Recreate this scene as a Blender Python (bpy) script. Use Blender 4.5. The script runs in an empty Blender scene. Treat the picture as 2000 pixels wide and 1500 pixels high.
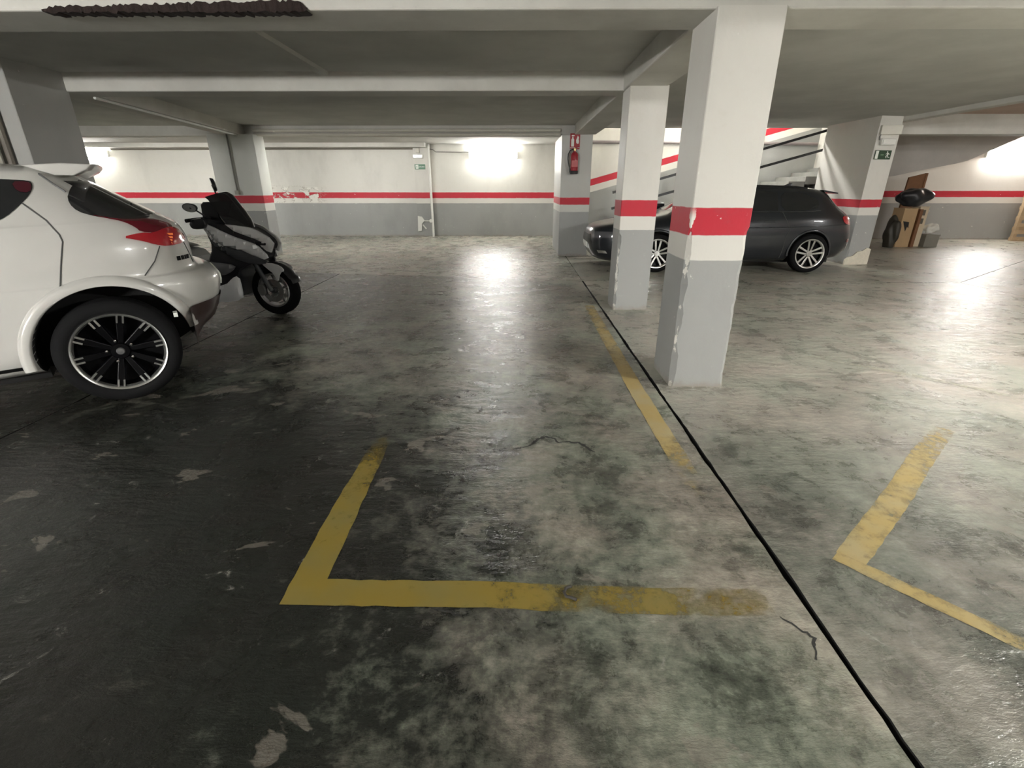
import bpy, bmesh, math, random
from mathutils import Vector, Matrix
from mathutils.bvhtree import BVHTree

R = math.radians
sc = bpy.context.scene
col = sc.collection
random.seed(7)

# ------------------------------------------------------------------ camera, world, exposure
cam_d = bpy.data.cameras.new('camera')
cam = bpy.data.objects.new('camera', cam_d)
col.objects.link(cam)
cam_d.sensor_width = 36.0
cam_d.lens = 17.1
cam_d.clip_start = 0.05
cam.location = (0, 0, 1.4)
cam.rotation_euler = (R(90 - 22.009), 0, R(0.559))
sc.camera = cam

world = bpy.data.worlds.new('world')
world.use_nodes = True
world.node_tree.nodes['Background'].inputs[0].default_value = (0.02, 0.02, 0.02, 1)
world.node_tree.nodes['Background'].inputs[1].default_value = 0.0
sc.world = world

sc.view_settings.view_transform = 'Standard'
sc.view_settings.look = 'None'
sc.view_settings.gamma = 1.0
sc.view_settings.use_curve_mapping = False
sc.view_settings.exposure = 2.85

# strength of each fluorescent fitting's diffuser (W/m2/sr)
LAMP_BACK, LAMP_LEFT, LAMP_RIGHT, LAMP_STAIR, LAMP_NEAR, LAMP_REAR = 17.0, 16.0, 19.0, 44.0, 92.0, 94.0
FILL_BEAM, FILL_SIDE = 15.0, 46.0  # added fill lights, all out of view


# ------------------------------------------------------------------ node helpers
class NT:
    def __init__(s, name):
        s.mat = bpy.data.materials.new(name)
        s.mat.use_nodes = True
        s.t = s.mat.node_tree
        s.t.nodes.clear()

    def n(s, typ, ins=None, **props):
        nd = s.t.nodes.new(typ)
        for k, v in props.items():
            setattr(nd, k, v)
        for k, v in (ins or {}).items():
            sock = nd.inputs[k]
            if hasattr(v, 'is_output') or isinstance(v, bpy.types.NodeSocket):
                s.t.links.new(v, sock)
            else:
                sock.default_value = v
        return nd

    def math(s, op, a, b=0.0, c=0.0, clamp=False):
        return s.n('ShaderNodeMath', {0: a, 1: b, 2: c}, operation=op, use_clamp=clamp).outputs[0]

    def mix(s, f, a, b):
        def cc(v):
            return v if isinstance(v, bpy.types.NodeSocket) else (*v, 1) if len(v) == 3 else v
        nd = s.n('ShaderNodeMix', data_type='RGBA')
        for i, v in ((0, f), (6, cc(a)), (7, cc(b))):
            if isinstance(v, bpy.types.NodeSocket):
                s.t.links.new(v, nd.inputs[i])
            else:
                nd.inputs[i].default_value = v
        return nd.outputs[2]

    def noise(s, vec, scale, detail=4, rough=0.55, dist=0.0):
        return s.n('ShaderNodeTexNoise', {'Vector': vec, 'Scale': scale, 'Detail': detail, 'Roughness': rough, 'Distortion': dist}).outputs[0]

    def ss(s, v, lo, hi):  # smoothstep 0..1
        return s.n('ShaderNodeMapRange', {0: v, 1: lo, 2: hi, 3: 0.0, 4: 1.0}, interpolation_type='SMOOTHSTEP').outputs[0]

    def pos(s):
        return s.n('ShaderNodeNewGeometry').outputs['Position']

    def obj(s):
        return s.n('ShaderNodeTexCoord').outputs['Object']

    def scale(s, vec, v):
        return s.n('ShaderNodeVectorMath', {0: vec, 1: v}, operation='MULTIPLY').outputs[0]

    def bsdf(s, **kw):
        names = {'color': 'Base Color', 'rough': 'Roughness', 'metal': 'Metallic', 'coat': 'Coat Weight', 'coat_rough': 'Coat Roughness',
                 'spec': 'Specular IOR Level', 'trans': 'Transmission Weight', 'normal': 'Normal', 'emis': 'Emission Color', 'emis_s': 'Emission Strength', 'ior': 'IOR', 'alpha': 'Alpha'}
        ins = {}
        for k, v in kw.items():
            if isinstance(v, tuple) and len(v) == 3 and k in ('color', 'emis'):
                v = (*v, 1)
            ins[names[k]] = v
        return s.n('ShaderNodeBsdfPrincipled', ins)

    def bump(s, h, strength, dist=0.01):
        return s.n('ShaderNodeBump', {'Height': h, 'Strength': strength, 'Distance': dist}).outputs[0]

    def out(s, node):
        o = s.n('ShaderNodeOutputMaterial')
        s.t.links.new(node.outputs[0], o.inputs[0])
        return s.mat


MATS = {}


def simple(name, color, rough=0.5, metal=0.0, coat=0.0, vary=0.12, vscale=8.0, bump=0.0, spec=0.5, trans=0.0, coat_rough=0.05):
    if name in MATS:
        return MATS[name]
    t = NT(name)
    o = t.obj()
    nz = t.noise(o, vscale, 5)
    dark = tuple(c * (1 - vary) for c in color)
    lite = tuple(min(1, c * (1 + vary)) for c in color)
    c = t.mix(nz, dark, lite)
    kw = dict(color=c, rough=rough, metal=metal, coat=coat, spec=spec, trans=trans, coat_rough=coat_rough)
    if bump:
        kw['normal'] = t.bump(t.noise(o, vscale * 6, 4), bump, 0.004)
    MATS[name] = t.out(t.bsdf(**kw))
    return MATS[name]


def emissive(name, color, strength):
    t = NT(name)
    return t.out(t.n('ShaderNodeEmission', {0: (*color, 1), 1: strength}))


WHITE = (0.66, 0.645, 0.60)
GREY = (0.335, 0.34, 0.33)
RED = (0.50, 0.026, 0.045)


def paint_mat(name, zg, zw, zr, slope=0.0, white=WHITE, grey=GREY, red=RED, stain=0.35, peel=None, corners=(), upper=None):
    """wall paint in bands: grey dado, white line, red line, white above; worn by noise"""
    t = NT(name)
    p = t.pos()
    sep = t.n('ShaderNodeSeparateXYZ', {0: p})
    X, Y, Z = sep.outputs
    wob = t.math('MULTIPLY', t.math('SUBTRACT', t.noise(p, 7, 3), 0.5), 0.012)
    z = t.math('ADD', Z, wob)
    if slope:
        z = t.math('SUBTRACT', z, t.math('MULTIPLY', X, slope))
    big = t.noise(t.scale(p, (1, 1, 0.45)), 1.3, 6, 0.6)
    fine = t.noise(p, 9, 7, 0.65)
    top = upper or white
    cw = t.mix(t.math('MULTIPLY', t.ss(big, 0.45, 0.75), stain), top, tuple(c * 0.72 for c in top))
    cw = t.mix(t.math('MULTIPLY', t.ss(fine, 0.5, 0.8), 0.16), cw, (0.50, 0.46, 0.38))
    cg = t.mix(t.math('MULTIPLY', t.ss(big, 0.42, 0.72), stain), grey, tuple(c * 0.75 for c in grey))
    cg = t.mix(t.math('MULTIPLY', t.ss(fine, 0.62, 0.75), 0.25), cg, (0.5, 0.5, 0.47))
    cr = t.mix(t.ss(fine, 0.45, 0.8), red, tuple(min(1, c * 0.8 + 0.02) for c in red))
    above_g = t.ss(z, zg - 0.004, zg + 0.004)
    c = t.mix(above_g, cg, white)
    c = t.mix(t.ss(z, zw - 0.004, zw + 0.004), c, cr)
    c = t.mix(t.ss(z, zr - 0.004, zr + 0.004), c, cw)
    plaster = (0.74, 0.73, 0.68)
    spots = t.noise(p, 13, 4, 0.6)
    c = t.mix(t.math('MULTIPLY', t.ss(spots, 0.70, 0.72), 0.85), c, plaster)
    if peel:  # (x0, x1, z0, z1): patch of wall where the paint flakes off
        x0, x1, z0, z1 = peel
        m = t.math('MULTIPLY', t.ss(X, x0, x0 + 0.15), t.math('SUBTRACT', 1.0, t.ss(X, x1 - 0.5, x1)))
        m = t.math('MULTIPLY', m, t.math('MULTIPLY', t.ss(Z, z0, z0 + 0.08), t.math('SUBTRACT', 1.0, t.ss(Z, z1 - 0.1, z1))))
        fl = t.noise(t.scale(p, (1, 1, 1.6)), 3.6, 6, 0.6, 0.4)
        c = t.mix(t.ss(t.math('MULTIPLY', m, fl), 0.50, 0.515), c, plaster)
        c = t.mix(t.math('MULTIPLY', m, t.ss(t.math('ABSOLUTE', t.math('SUBTRACT', fl, 0.485)), 0.018, 0.004)), c, (0.33, 0.31, 0.27))
    for (cx, cy, zmax, wd) in corners:  # chipped arrises showing white plaster
        d = t.math('MAXIMUM', t.math('ABSOLUTE', t.math('SUBTRACT', X, cx)), t.math('ABSOLUTE', t.math('SUBTRACT', Y, cy)))
        nz = t.noise(t.scale(p, (1, 1, 0.7)), 9, 5, 0.65)
        lim = t.math('MULTIPLY', t.math('SUBTRACT', nz, 0.42), wd)
        m = t.math('MULTIPLY', t.ss(t.math('SUBTRACT', lim, d), -0.003, 0.003), t.math('SUBTRACT', 1.0, t.ss(Z, zmax - 0.1, zmax)))
        c = t.mix(m, c, plaster)
    dirt = t.math('MULTIPLY', t.math('SUBTRACT', 1.0, t.ss(t.math('SUBTRACT', Z, t.math('MULTIPLY', t.math('SUBTRACT', fine, 0.5), 0.16)), 0.0, 0.06)), 0.6)
    c = t.mix(dirt, c, (0.25, 0.22, 0.17))
    h = t.math('ADD', t.math('MULTIPLY', fine, 0.5), t.noise(p, 40, 3))
    return t.out(t.bsdf(color=c, rough=0.55, spec=0.35, normal=t.bump(h, 0.25, 0.004)))


def concrete_mat(name, c0, c1, rough=0.85, scale=1.2, tint=None, marks=True):
    t = NT(name)
    p = t.pos()
    big = t.noise(p, scale, 6, 0.6)
    fine = t.noise(p, 14, 6, 0.65)
    c = t.mix(t.ss(big, 0.3, 0.72), c0, c1)
    c = t.mix(t.math('MULTIPLY', t.ss(fine, 0.55, 0.8), 0.2), c, tuple(v * 0.75 for v in c0))
    return t.out(t.bsdf(color=c, rough=rough, spec=0.2, normal=t.bump(fine, 0.2, 0.006)))


def floor_mat(name, bias, grime_shade=None, green=0.0, gloss=0.0, contrast=1.0):
    """trowelled, worn and oil-stained concrete; bias shifts dark grime <-> bare pale concrete"""
    t = NT(name)
    p = t.pos()
    X, Y = t.n('ShaderNodeSeparateXYZ', {0: p}).outputs[:2]
    big = t.noise(t.scale(p, (1, 0.8, 1)), 0.9, 4, 0.6, 0.2)
    mid = t.noise(p, 3.4, 9, 0.74, 0.25)
    fin = t.noise(p, 17, 6, 0.72, 0.1)
    v = t.math('ADD', t.math('MULTIPLY', big, 0.50), t.math('ADD', t.math('MULTIPLY', mid, 0.78), t.math('MULTIPLY', fin, 0.46)))
    v = t.math('ADD', t.math('MULTIPLY', t.math('SUBTRACT', v, 0.87), contrast), 0.5 + bias)
    if grime_shade:  # grime mixed with painted shade: colour darkens leftward and towards the near end
        dx = t.math('SUBTRACT', 1.0, t.ss(X, grime_shade[0], grime_shade[1]))
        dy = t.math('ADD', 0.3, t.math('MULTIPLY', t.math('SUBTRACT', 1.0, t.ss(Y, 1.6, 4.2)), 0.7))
        v = t.math('SUBTRACT', v, t.math('MULTIPLY', t.math('MULTIPLY', dx, dy), grime_shade[2]))
    ramp = t.n('ShaderNodeValToRGB', {0: v})
    e = ramp.color_ramp.elements
    e[0].position, e[0].color = 0.36, (0.016, 0.017, 0.015, 1)
    e[1].position, e[1].color = 0.72, (0.50, 0.475, 0.425, 1)
    for pos_, cc in ((0.45, (0.095, 0.097, 0.085)), (0.53, (0.215, 0.212, 0.187)), (0.61, (0.34, 0.33, 0.295))):
        ne = ramp.color_ramp.elements.new(pos_)
        ne.color = (*cc, 1)
    c = ramp.outputs[0]
    hue = t.noise(p, 1.6, 5, 0.6, 0.3)
    tint = t.mix(t.ss(hue, 0.36, 0.64), (0.90, 1.0, 0.86), (1.08, 0.97, 0.90))
    c = t.n('ShaderNodeMix', {0: 0.5 + green, 6: c, 7: tint}, data_type='RGBA', blend_type='MULTIPLY').outputs[2]
    # bare, rosy scraped patches with crisp outlines
    sp = t.noise(t.scale(p, (1.0, 1.5, 1)), 2.6, 5, 0.55, 0.5)
    c = t.mix(t.math('MULTIPLY', t.ss(sp, 0.63, 0.65), 0.35), c, (0.30, 0.265, 0.225))
    # white scuffs
    sc_ = t.noise(p, 5.5, 10, 0.75, 1.2)
    c = t.mix(t.math('MULTIPLY', t.ss(sc_, 0.60, 0.70), 0.55), c, (0.45, 0.43, 0.39))
    rough = t.math('ADD', 0.21 - gloss, t.math('MULTIPLY', t.ss(mid, 0.3, 0.7), 0.20))
    hgt = t.math('ADD', t.noise(t.scale(p, (0.55, 1.3, 1)), 8, 6, 0.66), t.math('MULTIPLY', t.noise(p, 1.8, 3), 1.0))
    return t.out(t.bsdf(color=c, rough=rough, spec=0.5, normal=t.bump(hgt, 0.55, 0.03)))


def worn_paint_mat(name, color, color2, amount=0.5):
    """road paint worn through to the concrete; the 'wear' attribute says how far"""
    t = NT(name)
    p = t.pos()
    wear = t.n('ShaderNodeAttribute', attribute_name='wear').outputs['Fac']
    nz = t.math('ADD', t.math('MULTIPLY', t.noise(p, 6, 8, 0.7, 0.6), 0.6), t.math('MULTIPLY', t.noise(p, 26, 5, 0.7), 0.4))
    a = t.ss(t.math('SUBTRACT', nz, wear), -0.13, 0.16)
    a = t.math('MULTIPLY', a, 0.92)
    c = t.mix(t.ss(t.noise(p, 4, 6), 0.35, 0.7), color, color2)
    b = t.bsdf(color=c, rough=0.5, spec=0.4, normal=t.bump(nz, 0.2, 0.004))
    tr = t.n('ShaderNodeBsdfTransparent')
    m = t.n('ShaderNodeMixShader', {0: a, 1: tr.outputs[0], 2: b.outputs[0]})
    return t.out(m)


def glass_tint(name, color, rough=0.03, alpha=0.0):
    t = NT(name)
    b = t.bsdf(color=color, rough=rough, spec=0.6, coat=0.3)
    tr = t.n('ShaderNodeBsdfTransparent', {0: (0.35, 0.36, 0.38, 1)})
    m = t.n('ShaderNodeMixShader', {0: alpha, 1: b.outputs[0], 2: tr.outputs[0]})
    return t.out(m)


# ------------------------------------------------------------------ mesh helpers
def link(name, me, mat=None, parent=None, smooth=None):
    o = bpy.data.objects.new(name, me)
    col.objects.link(o)
    if mat:
        for m in (mat if isinstance(mat, (list, tuple)) else [mat]):
            me.materials.append(m)
    if parent:
        o.parent = parent
    if smooth is not None:
        for p in me.polygons:
            p.use_smooth = True
        me.set_sharp_from_angle(angle=R(smooth))
    return o


def tag(o, label=None, cat=None, group=None, kind=None):
    for k, v in (('label', label), ('category', cat), ('group', group), ('kind', kind)):
        if v:
            o[k] = v
    return o


def empty(name, loc, rz=0.0, label=None, cat=None, group=None):
    o = bpy.data.objects.new(name, None)
    o.empty_display_size = 0.1
    col.objects.link(o)
    o.location = loc
    o.rotation_euler = (0, 0, rz)
    return tag(o, label, cat, group)


class MB:
    def __init__(s):
        s.v, s.f = [], []

    def add(s, vs, fs):
        b = len(s.v)
        s.v += [tuple(v) for v in vs]
        s.f += [tuple(i + b for i in f) for f in fs]
        return s

    def box(s, lo, hi):
        x0, y0, z0 = lo
        x1, y1, z1 = hi
        return s.add([(x0, y0, z0), (x1, y0, z0), (x1, y1, z0), (x0, y1, z0), (x0, y0, z1), (x1, y0, z1), (x1, y1, z1), (x0, y1, z1)],
                     [(3, 2, 1, 0), (4, 5, 6, 7), (0, 1, 5, 4), (1, 2, 6, 5), (2, 3, 7, 6), (3, 0, 4, 7)])

    def prism(s, poly, a, b, axis='z'):
        """extrude a 2D polygon between a and b along axis"""
        n = len(poly)
        def pt(q, h):
            return {'z': (q[0], q[1], h), 'y': (q[0], h, q[1]), 'x': (h, q[0], q[1])}[axis]
        vs = [pt(q, a) for q in poly] + [pt(q, b) for q in poly]
        return s.add(vs, [tuple(range(n))[::-1], tuple(range(n, 2 * n))] + [(i, (i + 1) % n, n + (i + 1) % n, n + i) for i in range(n)])

    def lathe(s, prof, n=32, axis='y', c=(0, 0, 0), caps=False):
        """prof: list of (r, h)"""
        m = len(prof)
        vs = []
        for i in range(n):
            a = 2 * math.pi * i / n
            for r, h in prof:
                u, w = r * math.cos(a), r * math.sin(a)
                q = {'y': (u, h, w), 'z': (u, w, h), 'x': (h, u, w)}[axis]
                vs.append((q[0] + c[0], q[1] + c[1], q[2] + c[2]))
        fs = [(i * m + j, ((i + 1) % n) * m + j, ((i + 1) % n) * m + j + 1, i * m + j + 1) for i in range(n) for j in range(m - 1)]
        if caps:
            fs += [tuple(i * m for i in range(n)), tuple(i * m + m - 1 for i in range(n))[::-1]]
        return s.add(vs, fs)

    def tube(s, pts, r, n=10, closed=False):
        pts = [Vector(p) for p in pts]
        rs = r if isinstance(r, (list, tuple)) else [r] * len(pts)
        vs = []
        up = None
        for i, p in enumerate(pts):
            d = (pts[min(i + 1, len(pts) - 1)] - pts[max(i - 1, 0)]).normalized()
            if up is None:
                up = Vector((0, 0, 1)) if abs(d.z) < 0.9 else Vector((1, 0, 0))
            a = d.cross(up).normalized()
            b = a.cross(d).normalized()
            up = b
            for k in range(n):
                t = 2 * math.pi * k / n
                vs.append(p + (a * math.cos(t) + b * math.sin(t)) * rs[i])
        m = len(pts)
        fs = [(i * n + k, i * n + (k + 1) % n, (i + 1) * n + (k + 1) % n, (i + 1) * n + k) for i in range(m - 1) for k in range(n)]
        fs += [tuple(range(n))[::-1], tuple(range((m - 1) * n, m * n))]
        return s.add(vs, fs)

    def bar(s, a, b, w, h):
        """square bar from a to b"""
        a, b = Vector(a), Vector(b)
        d = (b - a).normalized()
        up = Vector((0, 0, 1)) if abs(d.z) < 0.95 else Vector((0, 1, 0))
        x = d.cross(up).normalized() * w / 2
        y = x.cross(d).normalized() * h / 2
        vs = [p + q for p in (a, b) for q in (-x - y, x - y, x + y, -x + y)]
        return s.add(vs, [(0, 1, 2, 3), (7, 6, 5, 4), (0, 4, 5, 1), (1, 5, 6, 2), (2, 6, 7, 3), (3, 7, 4, 0)])

    def mesh(s, name, bevel=0.0, seg=2, angle=40):
        me = bpy.data.meshes.new(name)
        me.from_pydata(s.v, [], s.f)
        bm = bmesh.new()
        bm.from_mesh(me)
        bmesh.ops.recalc_face_normals(bm, faces=bm.faces)
        if bevel:
            es = [e for e in bm.edges if len(e.link_faces) == 2 and e.calc_face_angle(0) > R(angle)]
            bmesh.ops.bevel(bm, geom=es, offset=bevel, segments=seg, affect='EDGES', profile=0.5, clamp_overlap=True)
        bm.to_mesh(me)
        bm.free()
        return me

    def build(s, name, mat, parent=None, bevel=0.0, seg=2, smooth=None, angle=40):
        return link(name, s.mesh(name, bevel, seg, angle), mat, parent, smooth)


def box_obj(name, lo, hi, mat, parent=None, bevel=0.0):
    return MB().box(lo, hi).build(name, mat, parent, bevel)


def clip_grid(poly, step):
    """2D polygon cut by a grid -> (verts2d, faces)"""
    bm = bmesh.new()
    vs = [bm.verts.new((p[0], p[1], 0)) for p in poly]
    bm.faces.new(vs)
    x0, x1 = min(p[0] for p in poly), max(p[0] for p in poly)
    y0, y1 = min(p[1] for p in poly), max(p[1] for p in poly)
    for lo, hi, n in ((x0, x1, (1, 0, 0)), (y0, y1, (0, 1, 0))):
        k = lo + step
        while k < hi - step * 0.3:
            bmesh.ops.bisect_plane(bm, geom=bm.verts[:] + bm.edges[:] + bm.faces[:], plane_co=(k, k, 0), plane_no=n)
            k += step
    bmesh.ops.triangulate(bm, faces=[f for f in bm.faces if len(f.verts) > 4])
    bm.verts.index_update()
    out = [(v.co.x, v.co.y) for v in bm.verts], [tuple(v.index for v in f.verts) for f in bm.faces], [(e.verts[0].index, e.verts[1].index) for e in bm.edges if len(e.link_faces) == 1]
    bm.free()
    return out


def smooth_poly(pts, it=2, closed=True):
    """Chaikin corner cutting"""
    for _ in range(it):
        q = []
        n = len(pts)
        for i in range(n if closed else n - 1):
            a, b = pts[i], pts[(i + 1) % n]
            q += [(a[0] * .75 + b[0] * .25, a[1] * .75 + b[1] * .25), (a[0] * .25 + b[0] * .75, a[1] * .25 + b[1] * .75)]
        pts = q if closed else [pts[0]] + q + [pts[-1]]
    return pts


def catmull(rows, k):
    """interpolate rows of tuples, k steps per span"""
    out = []
    n = len(rows)
    for i in range(n - 1):
        p0, p1, p2, p3 = rows[max(i - 1, 0)], rows[i], rows[i + 1], rows[min(i + 2, n - 1)]
        for j in range(k):
            t = j / k
            out.append(tuple(0.5 * (2 * b + (c - a) * t + (2 * a - 5 * b + 4 * c - d) * t * t + (3 * b - a - 3 * c + d) * t ** 3) for a, b, c, d in zip(p0, p1, p2, p3)))
    out.append(rows[-1])
    return out

# ------------------------------------------------------------------ the structure
ZC = 2.57     # slab soffit
ZB = 2.385    # beam soffit
m_ceil = concrete_mat('ceiling_paint', (0.47, 0.47, 0.44), (0.57, 0.565, 0.53))
m_beam = concrete_mat('beam_paint', (0.52, 0.51, 0.47), (0.64, 0.63, 0.585))
m_joint = simple('joint_dirt', (0.012, 0.011, 0.010), 0.9)
m_pink = concrete_mat('rosy_ceiling', (0.56, 0.44, 0.38), (0.62, 0.50, 0.43))

floor = box_obj('floor', (-16.2, -7.2, -0.3), (16.4, 17.2, -0.035), m_joint)
tag(floor, kind='structure')
FM = {
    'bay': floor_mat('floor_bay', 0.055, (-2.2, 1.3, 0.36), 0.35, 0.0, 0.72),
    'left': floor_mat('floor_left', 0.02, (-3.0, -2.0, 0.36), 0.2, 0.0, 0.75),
    'right': floor_mat('floor_right', 0.165, (8, 9, 0.15), 0.0, 0.0, 0.5),  # near end darkened in the colour, standing in for weaker foreground light
    'far': floor_mat('floor_far', 0.075, None, 0.15, 0.02, 0.6),
    'farright': floor_mat('floor_far_right', 0.09, None, 0.1, -0.03, 0.55),
}


def slab(poly, mat, g=0.005, rough_edges=()):
    """one cast slab of the floor: polygon shrunk by g, edge subdivided and slightly ragged"""
    cx = sum(p[0] for p in poly) / len(poly)
    cy = sum(p[1] for p in poly) / len(poly)
    pts = []
    n = len(poly)
    for i in range(n):
        a, b = Vector(poly[i]), Vector(poly[(i + 1) % n])
        L = (b - a).length
        nrm = Vector((-(b - a).y, (b - a).x)).normalized()
        if nrm.dot(Vector((cx, cy)) - a) < 0:
            nrm = -nrm
        k = max(1, int(L / 0.06)) if i in rough_edges else 1
        for j in range(k):
            q = a + (b - a) * (j / k)
            off = g + (random.uniform(-0.0025, 0.0035) + 0.003 * math.sin(j * 0.37) if i in rough_edges else 0)
            q = q + nrm * off
            pts.append((q.x, q.y))
    o = MB().prism(pts, -0.035, 0.0).build('slab', mat, floor)
    o.data.materials.append(m_joint)          # the cut edges are caked with dirt
    for p in o.data.polygons:
        p.material_index = 0 if p.normal.z > 0.5 else 1
    return o


T0, T1, T2 = (-16, 10.5), (1.06, 7.97), (7.03, 7.82)
TX = (-3.1, 8.6)
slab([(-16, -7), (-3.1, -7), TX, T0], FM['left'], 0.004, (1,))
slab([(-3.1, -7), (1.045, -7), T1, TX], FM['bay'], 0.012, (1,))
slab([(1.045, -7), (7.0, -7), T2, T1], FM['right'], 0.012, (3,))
slab([(7.0, -7), (16.2, -7), (16.2, 14.6), T2], FM['farright'], 0.008)
slab([T0, TX, T1, (1.07, 11.0), (1.07, 17), (-16, 17)], FM['far'], 0.006, (1,))
slab([T1, T2, (16.2, 14.6), (16.2, 17), (1.07, 17), (1.07, 11.0)], FM['farright'], 0.007)

ceiling = box_obj('ceiling', (-16.2, -7.2, ZC), (1.6, 16.0, ZC + 0.4), m_ceil)
tag(ceiling, kind='structure')
box_obj('slab', (1.6, -7.2, ZC), (7.0, 11.67, ZC + 0.45), m_ceil, ceiling)
box_obj('slab', (7.0, -7.2, 3.0), (16.4, 15.2, 3.2), m_pink, ceiling)
box_obj('slab', (1.4, 11.4, 4.3), (7.4, 13.3, 4.5), m_beam, ceiling)
box_obj('slab', (1.4, 13.2, ZC), (7.4, 16.0, ZC + 0.4), m_ceil, ceiling)


def beam(lo, hi, mat=m_beam):
    return box_obj('beam', lo, hi, mat, ceiling, 0.012)


b1 = beam((-16.2, 3.46, ZB - 0.02), (3.35, 3.88, ZC + 0.05))            # over the nearest column
b2 = beam((-16.2, 6.17, ZB), (1.6, 6.52, ZC + 0.05))                    # over the second column
b3 = beam((-16.2, 11.15, ZB), (1.55, 11.5, ZC + 0.05))                  # at the extinguisher column
beam((1.16, 3.88, ZB + 0.004), (1.585, 11.0, ZC + 0.05))                # along the row of columns
beam((3.05, -7.2, ZB + 0.004), (3.36, 3.5, ZC + 0.05))
beam((6.9, -7.2, 2.50), (7.1, 11.3, 3.05))                              # lip of the slab before the raised bay
beam((6.9, 10.92, 2.38), (16.4, 11.35, 2.74))
beam((-16.2, 15.2, 2.46), (-2.62, 15.8, ZC + 0.05))                     # along the head of the rear wall
# skewed beam from the left column to the rear column
MB().prism([(-5.35, 6.4), (-4.92, 6.4), (-5.62, 11.2), (-6.05, 11.2)], ZB + 0.006, ZC + 0.05).build('beam', m_beam, ceiling, 0.01)
# thin downstand rib on the soffit
MB().prism([(-2.16, ZC - 0.035), (-2.07, ZC - 0.035), (-2.06, ZC + 0.01), (-2.17, ZC + 0.01)], 3.85, 6.2, 'y').build('rib', m_ceil, ceiling)

# spalled lower edge of the first beam: ragged brown broken concrete
m_spall = simple('broken_concrete', (0.022, 0.013, 0.011), 0.95, vary=0.6, vscale=30, bump=0.6)
mb = MB()
n = 90
up, lo_, fr = [], [], []
for i in range(n + 1):
    x = -2.80 + i / n * 1.57
    e = min(1, i / 4, (n - i) / 3)
    up.append((x, 3.452 - 0.008 * random.random(), ZB - 0.02 + 0.004 + e * (0.012 + 0.03 * i / n) + random.uniform(-.008, .010) * e))
    lo_.append((x + random.uniform(-.006, .006), 3.45 - 0.012 * random.random(), ZB - 0.025 - e * random.uniform(0, .012)))
    fr.append((x, 3.54 + random.uniform(-.02, .02), ZB - 0.025 - e * random.uniform(0, .006)))
bk = [(p[0], 3.47, p[2]) for p in up]
N = n + 1
mb.add(up + lo_ + fr + bk, [(a * N + i, a * N + i + 1, b * N + i + 1, b * N + i) for a, b in ((0, 1), (1, 2), (3, 0)) for i in range(n)])
mb.build('broken_edge', m_spall, ceiling)

# walls ---------------------------------------------------------------
PM = {
    'back': paint_mat('paint_rear_wall', 0.955, 1.10, 1.262, peel=(-8.0, -5.6, 0.93, 1.48), stain=0.5),
    'right': paint_mat('paint_right_wall', 0.985, 1.145, 1.31),
    'stair': paint_mat('paint_stair_wall', 0.80, 0.95, 1.10, slope=0.268),
    'plain': paint_mat('paint_plain', -1, -1, -1),
    'near': paint_mat('paint_near_column', 0.936, 1.10, 1.275, corners=((1.158, 3.425, 1.3, 0.16),), stain=0.3),
    'mid': paint_mat('paint_second_column', 0.942, 1.09, 1.265, corners=((1.187, 5.92, 0.9, 0.12),), stain=0.3),
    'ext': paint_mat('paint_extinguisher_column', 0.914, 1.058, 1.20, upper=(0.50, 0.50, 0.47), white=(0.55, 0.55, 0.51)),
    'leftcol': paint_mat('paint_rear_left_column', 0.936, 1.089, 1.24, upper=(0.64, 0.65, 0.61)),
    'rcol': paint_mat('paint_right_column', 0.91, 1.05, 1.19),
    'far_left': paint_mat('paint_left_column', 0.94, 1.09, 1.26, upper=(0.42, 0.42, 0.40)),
}


def wall(name, lo, hi, mat):
    return tag(box_obj(name, lo, hi, mat), kind='structure')


wall('wall_back', (-16.2, 15.7, 0), (1.6, 16.0, ZC + 0.1), PM['back'])
wall('wall_back_right', (7.2, 14.8, 0), (16.4, 15.1, 3.05), PM['right'])
wall('wall_stair', (1.5, 13.0, 0), (7.4, 13.2, 4.4), PM['stair'])
wall('wall_left', (-16.4, -7.2, 0), (-16.1, 16.0, ZC + 0.1), PM['back'])
wall('wall_right', (16.2, -7.2, 0), (16.5, 15.1, 3.05), PM['right'])
wall('wall_front', (-16.2, -4.8, 0), (16.4, -4.5, 3.05), PM['back'])
wall('wall_stair_side', (7.2, 11.35, 0), (7.4, 15.1, 4.4), PM['plain'])
wall('wall_stair_inner', (1.5, 11.7, 0), (1.62, 16.0, 4.4), PM['plain'])
wall('wall_stair_head', (1.4, 11.5, ZC + 0.41), (7.4, 11.66, 4.4), PM['plain'])
# sloping underside of the ramp in front of the right-hand rear wall
MB().prism([(8.2, 3.0), (8.2, 1.52), (9.33, 1.66), (10.0, 1.80), (10.77, 1.94), (11.03, 2.004), (12.2, 2.55), (13.2, 2.9), (13.2, 3.0)], 13.2, 13.6, 'y').build('wall_ramp_soffit', concrete_mat('soffit_paint', (0.40, 0.38, 0.36), (0.47, 0.45, 0.42)))
tag(bpy.data.objects['wall_ramp_soffit'], kind='structure')


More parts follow.
